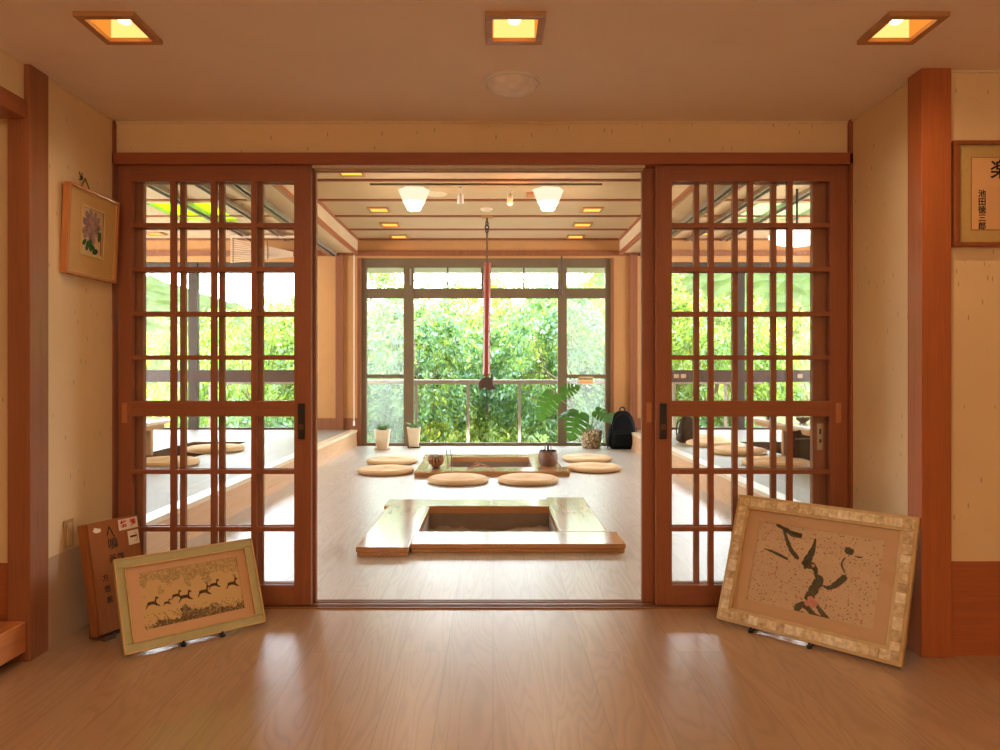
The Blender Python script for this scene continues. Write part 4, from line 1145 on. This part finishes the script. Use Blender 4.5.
def cpx(x, y):
    det = 742*463+123*83
    u_ = ((x-88)*463+(y-60)*83)/det; v_ = ((y-60)*742-(x-88)*123)/det
    return (wn2[0]+u_*(wn2[1]-wn2[0]), wn2[3]-v_*(wn2[3]-wn2[2]))
ks = (wn2[1]-wn2[0])/752
def smooth_path(pts, ws, m=5):
    out, wo = [], []
    n = len(pts)
    for i in range(n-1):
        p0, p1, p2, p3 = [Vector(pts[min(max(j, 0), n-1)]) for j in (i-1, i, i+1, i+2)]
        for k in range(m):
            t_ = k/m
            q = .5*((2*p1)+(-p0+p2)*t_+(2*p0-5*p1+4*p2-p3)*t_*t_+(-p0+3*p1-3*p2+p3)*t_**3)
            out.append(q); wo.append((ws[i]*(1-t_)+ws[i+1]*t_)*random.uniform(.82, 1.15))
    out.append(Vector(pts[-1])); wo.append(ws[-1]*.6)
    return out, wo
br_ = MB()
for pts, ws in (([(195,82),(240,105),(300,140),(358,152)], [12,22,30,30]), ([(240,100),(262,170),(290,235),(335,285)], [16,20,28,22]), ([(118,225),(190,250),(270,288)], [6,16,16]),
                ([(440,170),(425,225),(400,275),(365,322)], [6,28,42,44]), ([(365,320),(415,322),(438,350),(437,372),(458,400),(432,440),(405,485),(380,515)], [44,36,28,16,50,52,50,40]),
                ([(318,605),(325,560),(350,540),(375,545),(420,590),(470,620),(512,640)], [26,40,36,34,30,32,26]), ([(440,540),(475,585),(515,625)], [18,26,26]),
                ([(478,432),(515,442),(560,418),(612,376)], [8,24,32,32]), ([(605,360),(588,312),(610,275)], [6,9,7]), ([(612,228),(635,240),(658,250)], [30,40,24]), ([(372,600),(352,585),(335,602)], [8,22,16]), ([(665,268),(690,274),(708,272)], [6,8,5])):
    a, b = smooth_path([cpx(*p) for p in pts], [q*ks*1.08 for q in ws])
    br_.stroke(a, b, .0106, .0115)
br_.build('branch_strokes', plain('moss_ink', srgb(92, 88, 66), .85, .2, 0, .55, 90), pb)
fl_ = MB()
for cx_, cy_, r_ in ((405,508,20),(427,530,22),(385,532,17),(423,322,10),(412,545,14)):
    q = cpx(cx_, cy_); fl_.poly([(q[0]+r_*ks*math.cos(a)*random.uniform(.85,1.1), q[1]+r_*ks*math.sin(a)*random.uniform(.85,1.1)) for a in np.linspace(0, 2*PI, 13)[:-1]], .0102, .0106)
fl_.build('blossoms', plain('blossom_pink', srgb(214, 150, 128), .8, .2, 0, .15, 60), pb)

# small wire stands under both leaning pictures
def stand(name, label, mtx, w, xs, reach, hgt, lean):
    t = thing(name, label, 'picture stand'); R_ = mtx.to_euler()
    x = Vector((mtx[0][0], mtx[1][0], 0)).normalized(); back = Vector((-x.y, x.x, 0)); o = Vector((mtx[0][3], mtx[1][3], 0))
    t.matrix_world = Matrix(((x.x, back.x, 0, o.x), (x.y, back.y, 0, o.y), (0, 0, 1, 0), (0, 0, 0, 1)))
    for a in xs:
        MB().tube([(a, -.012, .022), (a, -.014, .006), (a, .03, .006), (a, reach, .006)], .005, 6).build('foot', M['black'], t)
        MB().lathe([(0, 0), (.011, 0), (.011, .012), (0, .012)], (a, -.014, 0), 10).build('front_stop', M['black'], t)
        s_ = hgt*.6
        MB().tube([(a, reach, .006), (a, math.tan(lean)*s_+.036, s_)], .005, 6).build('strut', M['black'], t)
    MB().tube([(xs[0], reach, .006), (xs[1], reach, .006)], .005, 6).build('cross_bar', M['black'], t)
stand('wire_stand', 'low black wire stand under the deer print', mt, w, (.22, .38), .20, h, math.radians(23))
stand('wire_stand', 'low black wire stand under the branch painting', mt2, w2, (.17, .42), .25, h2, math.radians(21))

# -- paulownia box behind the deer print
mt3 = frame_matrix((-1.615, 3.075, .02), (-1.615+.104, 3.075+.231, .02), math.radians(10.5))
bxr = thing('wooden_scroll_box', 'thin brown wooden box with brushed characters leaning behind the deer print', 'wooden box')
bxr.matrix_world = mt3
wb_, hb_ = .2535, .46
MB().box(0, wb_, .012, .05, 0, hb_).build('body', M['box'], bxr, bevel=.002)
MB().box(.012, wb_, 0, .0125, .004, hb_).build('lid', M['box'], bxr, bevel=.002)
k = MB().box(.155, .252, -.001, .0005, .405, .452).build('sticker', M['paper'], bxr); text('結', .032, M['red'], k, (.18, -.0014, .429), weight=.03); text('煌', .032, M['red'], k, (.227, -.0014, .429), weight=.03)
k = MB().box(.195, .25, -.001, .0005, .335, .396).build('sticker', M['paper'], bxr)
MB().box(.205, .238, -.0016, -.0008, .366, .374).build('dark_mark', M['inkbrown'], k)
MB().tube([(.222+.02*math.cos(q), -.0012, .366+.02*math.sin(q)) for q in np.linspace(-1.3, 1.3, 9)], .0012, 5).build('pink_arc', plain('pink_ink', srgb(206, 110, 110), .7), k)
MB().poly([(.03,.425),(.04,.44),(.052,.436),(.07,.43),(.066,.418),(.045,.416)], -.0008, .0005).build('torn_label', M['paper'], bxr)
text('へ', .085, M['inkbrown'], bxr, (.112, -.0006, .405), sx=.5)
text('鳴', .052, M['inkbrown'], bxr, (.118, -.0006, .355)); text('画', .036, M['inkbrown'], bxr, (.108, -.0006, .295)); text('鶴', .036, M['inkbrown'], bxr, (.148, -.0006, .295))
text('方', .030, M['inkbrown'], bxr, (.062, -.0006, .225)); text('悠', .030, M['inkbrown'], bxr, (.066, -.0006, .178)); text('館', .030, M['inkbrown'], bxr, (.070, -.0006, .132))
bs = thing('box_rest', 'small wooden rest under the brushed wooden box', 'wooden rest', mt3.translation.copy()); bs.location.z = 0
bs.rotation_euler = (0, 0, math.atan2(.231, .104))
MB().box(.01, .06, -.02, .07, 0, .012).box(.01, .06, .055, .07, 0, .05).box(.18, .23, -.02, .07, 0, .012).box(.18, .23, .055, .07, 0, .05).box(.03, .2, .02, .04, 0, .01).box(.01, .06, -.022, -.010, 0, .019).box(.18, .23, -.022, -.01, 0, .019).build('rest_block', M['brown'], bs)

# -- flower picture hanging on the left wall
hp = thing('hanging_flower_picture', 'framed purple flower print hanging on the left wall', 'framed picture')
hp.matrix_world = Matrix(((0, -1, 0, -1.747), (1, 0, 0, 3.075), (0, 0, 1, 1.515), (0, 0, 0, 1))) @ Matrix.Rotation(math.radians(2.6), 4, 'X')
w3, h3 = .405, .375
wn3 = (.115, .29, .10, .30)
pf = MB()
pf.box(0, w3, 0, .032, 0, .012).box(0, w3, 0, .032, h3-.012, h3).box(0, .012, 0, .032, .012, h3-.012).box(w3-.012, w3, 0, .032, .012, h3-.012)
pf.build('frame', wood('flower_frame_wood', srgb(196, 130, 76), 'Z', .4), hp, bevel=.002)
ge = MB()
for a, b, c, d_ in ((.010, w3-.010, h3-.016, h3-.010), (.010, w3-.010, .010, .016), (.010, .016, .01, h3-.01), (w3-.016, w3-.010, .01, h3-.01), (wn3[0]-.006, wn3[1]+.006, wn3[3], wn3[3]+.006), (wn3[0]-.006, wn3[1]+.006, wn3[2]-.006, wn3[2]), (wn3[0]-.006, wn3[0], wn3[2], wn3[3]), (wn3[1], wn3[1]+.006, wn3[2], wn3[3])):
    ge.box(a, b, .008, .0145, c, d_)
ge.build('gilt_line', plain('gilt_line', srgb(222, 186, 126), .35, .5, .3, .08, 40), hp)
x0, x1, z0, z1 = wn3
MB().box(.012, x0, .012, .016, .012, h3-.012).box(x1, w3-.012, .012, .016, .012, h3-.012).box(x0, x1, .012, .016, .012, z0).box(x0, x1, .012, .016, z1, h3-.012).build('mat_board', plain('ochre_mat', srgb(214, 176, 116), .8, .2, 0, .04, 10), hp)
MB().box(x0, x1, .0145, .018, z0, z1).build('print', plain('flower_paper', srgb(222, 200, 164), .8, .2, 0, .04, 14), hp)
MB().box(.012, w3-.012, .018, .03, .012, h3-.012).build('backing', M['brown'], hp)
pe = MB()
for ring, (n_, rr, ln_) in enumerate(((11, .058, .046), (9, .036, .042), (5, .014, .032))):
    for i in range(n_):
        a = 2*PI*i/n_ + ring*.5 + random.uniform(-.15, .15); c_, s_ = math.cos(a), math.sin(a)
        ctr = (x0+.082+c_*rr, z0+.122+s_*rr*.95); q = []
        for k in range(10):
            b = 2*PI*k/10; lx, ly = math.cos(b)*ln_*.5, math.sin(b)*ln_*.32
            q.append((ctr[0]+lx*c_-ly*s_, ctr[1]+lx*s_+ly*c_))
        pe.poly(q, .0142-.0004*ring, .0146-.0004*ring)
pe.build('petals', island('petal', [srgb(150, 116, 128), srgb(176, 146, 150), srgb(196, 170, 164)], .8, .2, 60), hp)
lv = MB()
for cx_, cz_, a, L_ in ((.055,.038,1.2,.05),(.08,.045,1.7,.06),(.105,.03,2.4,.05),(.03,.05,.7,.04),(.13,.12,1.9,.045),(.15,.09,1.3,.05),(.12,.02,.3,.05)):
    c_, s_ = math.cos(a), math.sin(a); q = []
    for k in range(8):
        b = 2*PI*k/8; lx, ly = math.cos(b)*L_*.5, math.sin(b)*L_*.26
        q.append((min(x1-.002, max(x0+.002, x0+cx_+lx*c_-ly*s_)), max(z0+.002, z0+cz_+lx*s_+ly*c_)))
    lv.poly(q, .0140, .0146)
lv.build('leaves', plain('print_leaf', srgb(62, 108, 62), .8, .2, 0, .25, 60), hp)
MB().box(x1-.016, x1-.009, .0140, .0146, z0+.01, z0+.10).build('red_seal', plain('seal_red', srgb(168, 84, 52), .8), hp)
# hook and string on the wall
hk = MB().tube([(-.001, 0, 0), (.012, 0, 0), (.014, 0, .012)], .003, 6).tube([(.006,-.012,.03),(.006,0,.004),(.006,.012,.03)], .002, 5).build('picture_hook', M['black'])
hk.location = (-1.778, 3.225, 1.935); tag(hk, 'small dark wall hook above the flower print', 'hook')
MB().tube([(.115, .024, h3-.004), (.15, .026, h3+.048), (.195, .024, h3-.004)], .003, 6).build('hanging_string', M['cord'], hp)

# -- calligraphy frame on the right wall
cf = thing('calligraphy_frame', 'wood-framed brush calligraphy on the right front wall', 'framed calligraphy', (wx(954.5, 2.9), 2.9, wz(246, 2.9)))
w4, h4 = .86, (246-140)*2.9/F
MB().box(0, w4, 0, .03, 0, .016).box(0, w4, 0, .03, h4-.016, h4).box(0, .024, 0, .03, .016, h4-.016).box(w4-.024, w4, 0, .03, .016, h4-.016).build('frame', wood('calligraphy_frame_wood', srgb(150, 84, 48), 'Z', .35), cf, bevel=.003)
MB().box(.024, w4-.024, .012, .026, .016, h4-.016).build('mat_board', plain('olive_mat', srgb(196, 168, 110), .8, .2, 0, .06, 60), cf)
MB().box(.074, w4-.074, .010, .0125, .066, h4-.066).build('paper', plain('calligraphy_paper', srgb(226, 180, 130), .8, .2, 0, .03, 10), cf)
MB().box(.071, w4-.071, .0115, .013, .063, h4-.063).build('paper_edge', plain('paper_edge_brown', srgb(150, 110, 60), .7), cf)
text('楽', .078, M['ink'], cf, (.183, .0095, wz(170, 2.9)-wz(246, 2.9)), name='large_character')
for i_, c_ in enumerate('池田徳三郎'):
    text(c_, .032, M['ink'], cf, (.113, .0095, wz(193.5+8.1*i_, 2.9)-wz(246, 2.9)), name='signature_character')

# -- light switch
sw = thing('light_switch', 'cream wall switch plate on the low left wall', 'light switch', (-1.777, 3.135, .43))
MB().box(0, .006, -.035, .035, -.06, .06).build('plate', plain('switch_plate', srgb(184, 152, 108), .4), sw, bevel=.002)
MB().box(.005, .010, -.016, .016, -.045, .045).build('rocker', plain('switch_rocker', srgb(206, 176, 132), .35), sw, bevel=.002)

# ================================================================== LIGHT
def lamp(typ, name, loc, energy, color, rot=(0, 0, 0), **k):
    l = bpy.data.lights.new(name, typ); l.energy = energy; l.color = color
    for a, b in k.items(): setattr(l, a, b)
    o = bpy.data.objects.new(name, l); COL.objects.link(o); o.location = loc; o.rotation_euler = rot
    return o
WARM = (1, .63, .33)
for x in dlx:
    lamp('SPOT', 'downlight_or_fill_lamp', (x, dly-.02, CF-.004), 14, WARM, spot_size=math.radians(165), spot_blend=1, shadow_soft_size=.012)
for x in (-1.1, 1.2):
    lamp('POINT', 'unseen_fill_lamp', (x, -.9, CF-.22), 32, (1, .78, .56), shadow_soft_size=.12)  # unseen fill lamps added behind the camera to brighten the front room
for x in dlx:
    for y in (.7, -1.2):
        lamp('SPOT', 'downlight_or_fill_lamp', (x, y, CF-.004), 13, WARM, spot_size=math.radians(165), spot_blend=1, shadow_soft_size=.012)  # further spots without fixtures, added out of view to light the front room
for u in (414, 548):
    lamp('POINT', 'glass_lamp', (wx(u, YT), YT, CI-.32), 11, (1, .70, .40), shadow_soft_size=.05)
lamp('POINT', 'globe_lamp', (wx(797, 8.0), 8.0, wz(237, 8)-.2), 12, (1, .85, .65), shadow_soft_size=.1)
lamp('POINT', 'red_spot_lamp', (wx(510, YT), YT-.05, CI-.24), 2.5, (1, .25, .08), shadow_soft_size=.02)
sun = lamp('SUN', 'sun', (0, 20, 30), 13, (1, .92, .74), angle=math.radians(3))
e, az = math.radians(66), math.radians(-14)
dirv = -Vector((math.sin(az)*math.cos(e), math.cos(az)*math.cos(e), math.sin(e)))
sun.rotation_euler = dirv.to_track_quat('-Z', 'Y').to_euler()
# sky portals at the far windows and the added side openings
def portal(x0, x1, z0, z1, y):
    o = lamp('AREA', 'window_portal', ((x0+x1)/2, y, (z0+z1)/2), 1, (1, 1, 1), (-PI/2, 0, 0), shape='RECTANGLE', size=x1-x0, size_y=z1-z0)
    o.data.cycles.is_portal = True
portal(cx0, cx1, 0, zt, YW+.14); portal(XS0, lx1, .24, zs, YW+.14); portal(rx0, XS1, .24, zs, YW+.14)
for s in (-1, 1):
    for y0_, y1_ in ((5.8, 8.3), (8.5, 10.8)):
        o = lamp('AREA', 'window_portal', (s*6.72, (y0_+y1_)/2, 1.6), 1, (1,1,1), (0, s*PI/2, 0), shape='RECTANGLE', size=2.2, size_y=y1_-y0_)
        o.data.cycles.is_portal = True

wd = bpy.data.worlds.new('sky'); SC.world = wd; wd.use_nodes = True
nt = wd.node_tree; nt.nodes.clear()
bgn = nt.nodes.new('ShaderNodeBackground'); on = nt.nodes.new('ShaderNodeOutputWorld')
tc = nt.nodes.new('ShaderNodeTexCoord'); sx = nt.nodes.new('ShaderNodeSeparateXYZ'); rp = nt.nodes.new('ShaderNodeValToRGB')
rp.color_ramp.elements[0].position = .0; rp.color_ramp.elements[0].color = (.93, .97, 1, 1)
rp.color_ramp.elements[1].position = .7; rp.color_ramp.elements[1].color = (.66, .83, 1, 1)
nt.links.new(tc.outputs['Generated'], sx.inputs[0]); nt.links.new(sx.outputs[2], rp.inputs[0]); nt.links.new(rp.outputs[0], bgn.inputs[0])
bgn.inputs[1].default_value = 17.0
nt.links.new(bgn.outputs[0], on.inputs[0])

SC.view_settings.view_transform = 'Standard'; SC.view_settings.look = 'None'
SC.view_settings.gamma = 1; SC.view_settings.exposure = .13
try: SC.view_settings.use_curve_mapping = False
except Exception: pass
cy = SC.cycles
cy.use_denoising = True
try: cy.denoiser = 'OPENIMAGEDENOISE'; cy.denoising_input_passes = 'RGB_ALBEDO_NORMAL'
except Exception: pass
cy.max_bounces = 10; cy.diffuse_bounces = 5; cy.glossy_bounces = 4; cy.transmission_bounces = 6; cy.transparent_max_bounces = 24
cy.sample_clamp_indirect = 6
cy.caustics_reflective = True; cy.blur_glossy = 1.0; cy.caustics_refractive = False
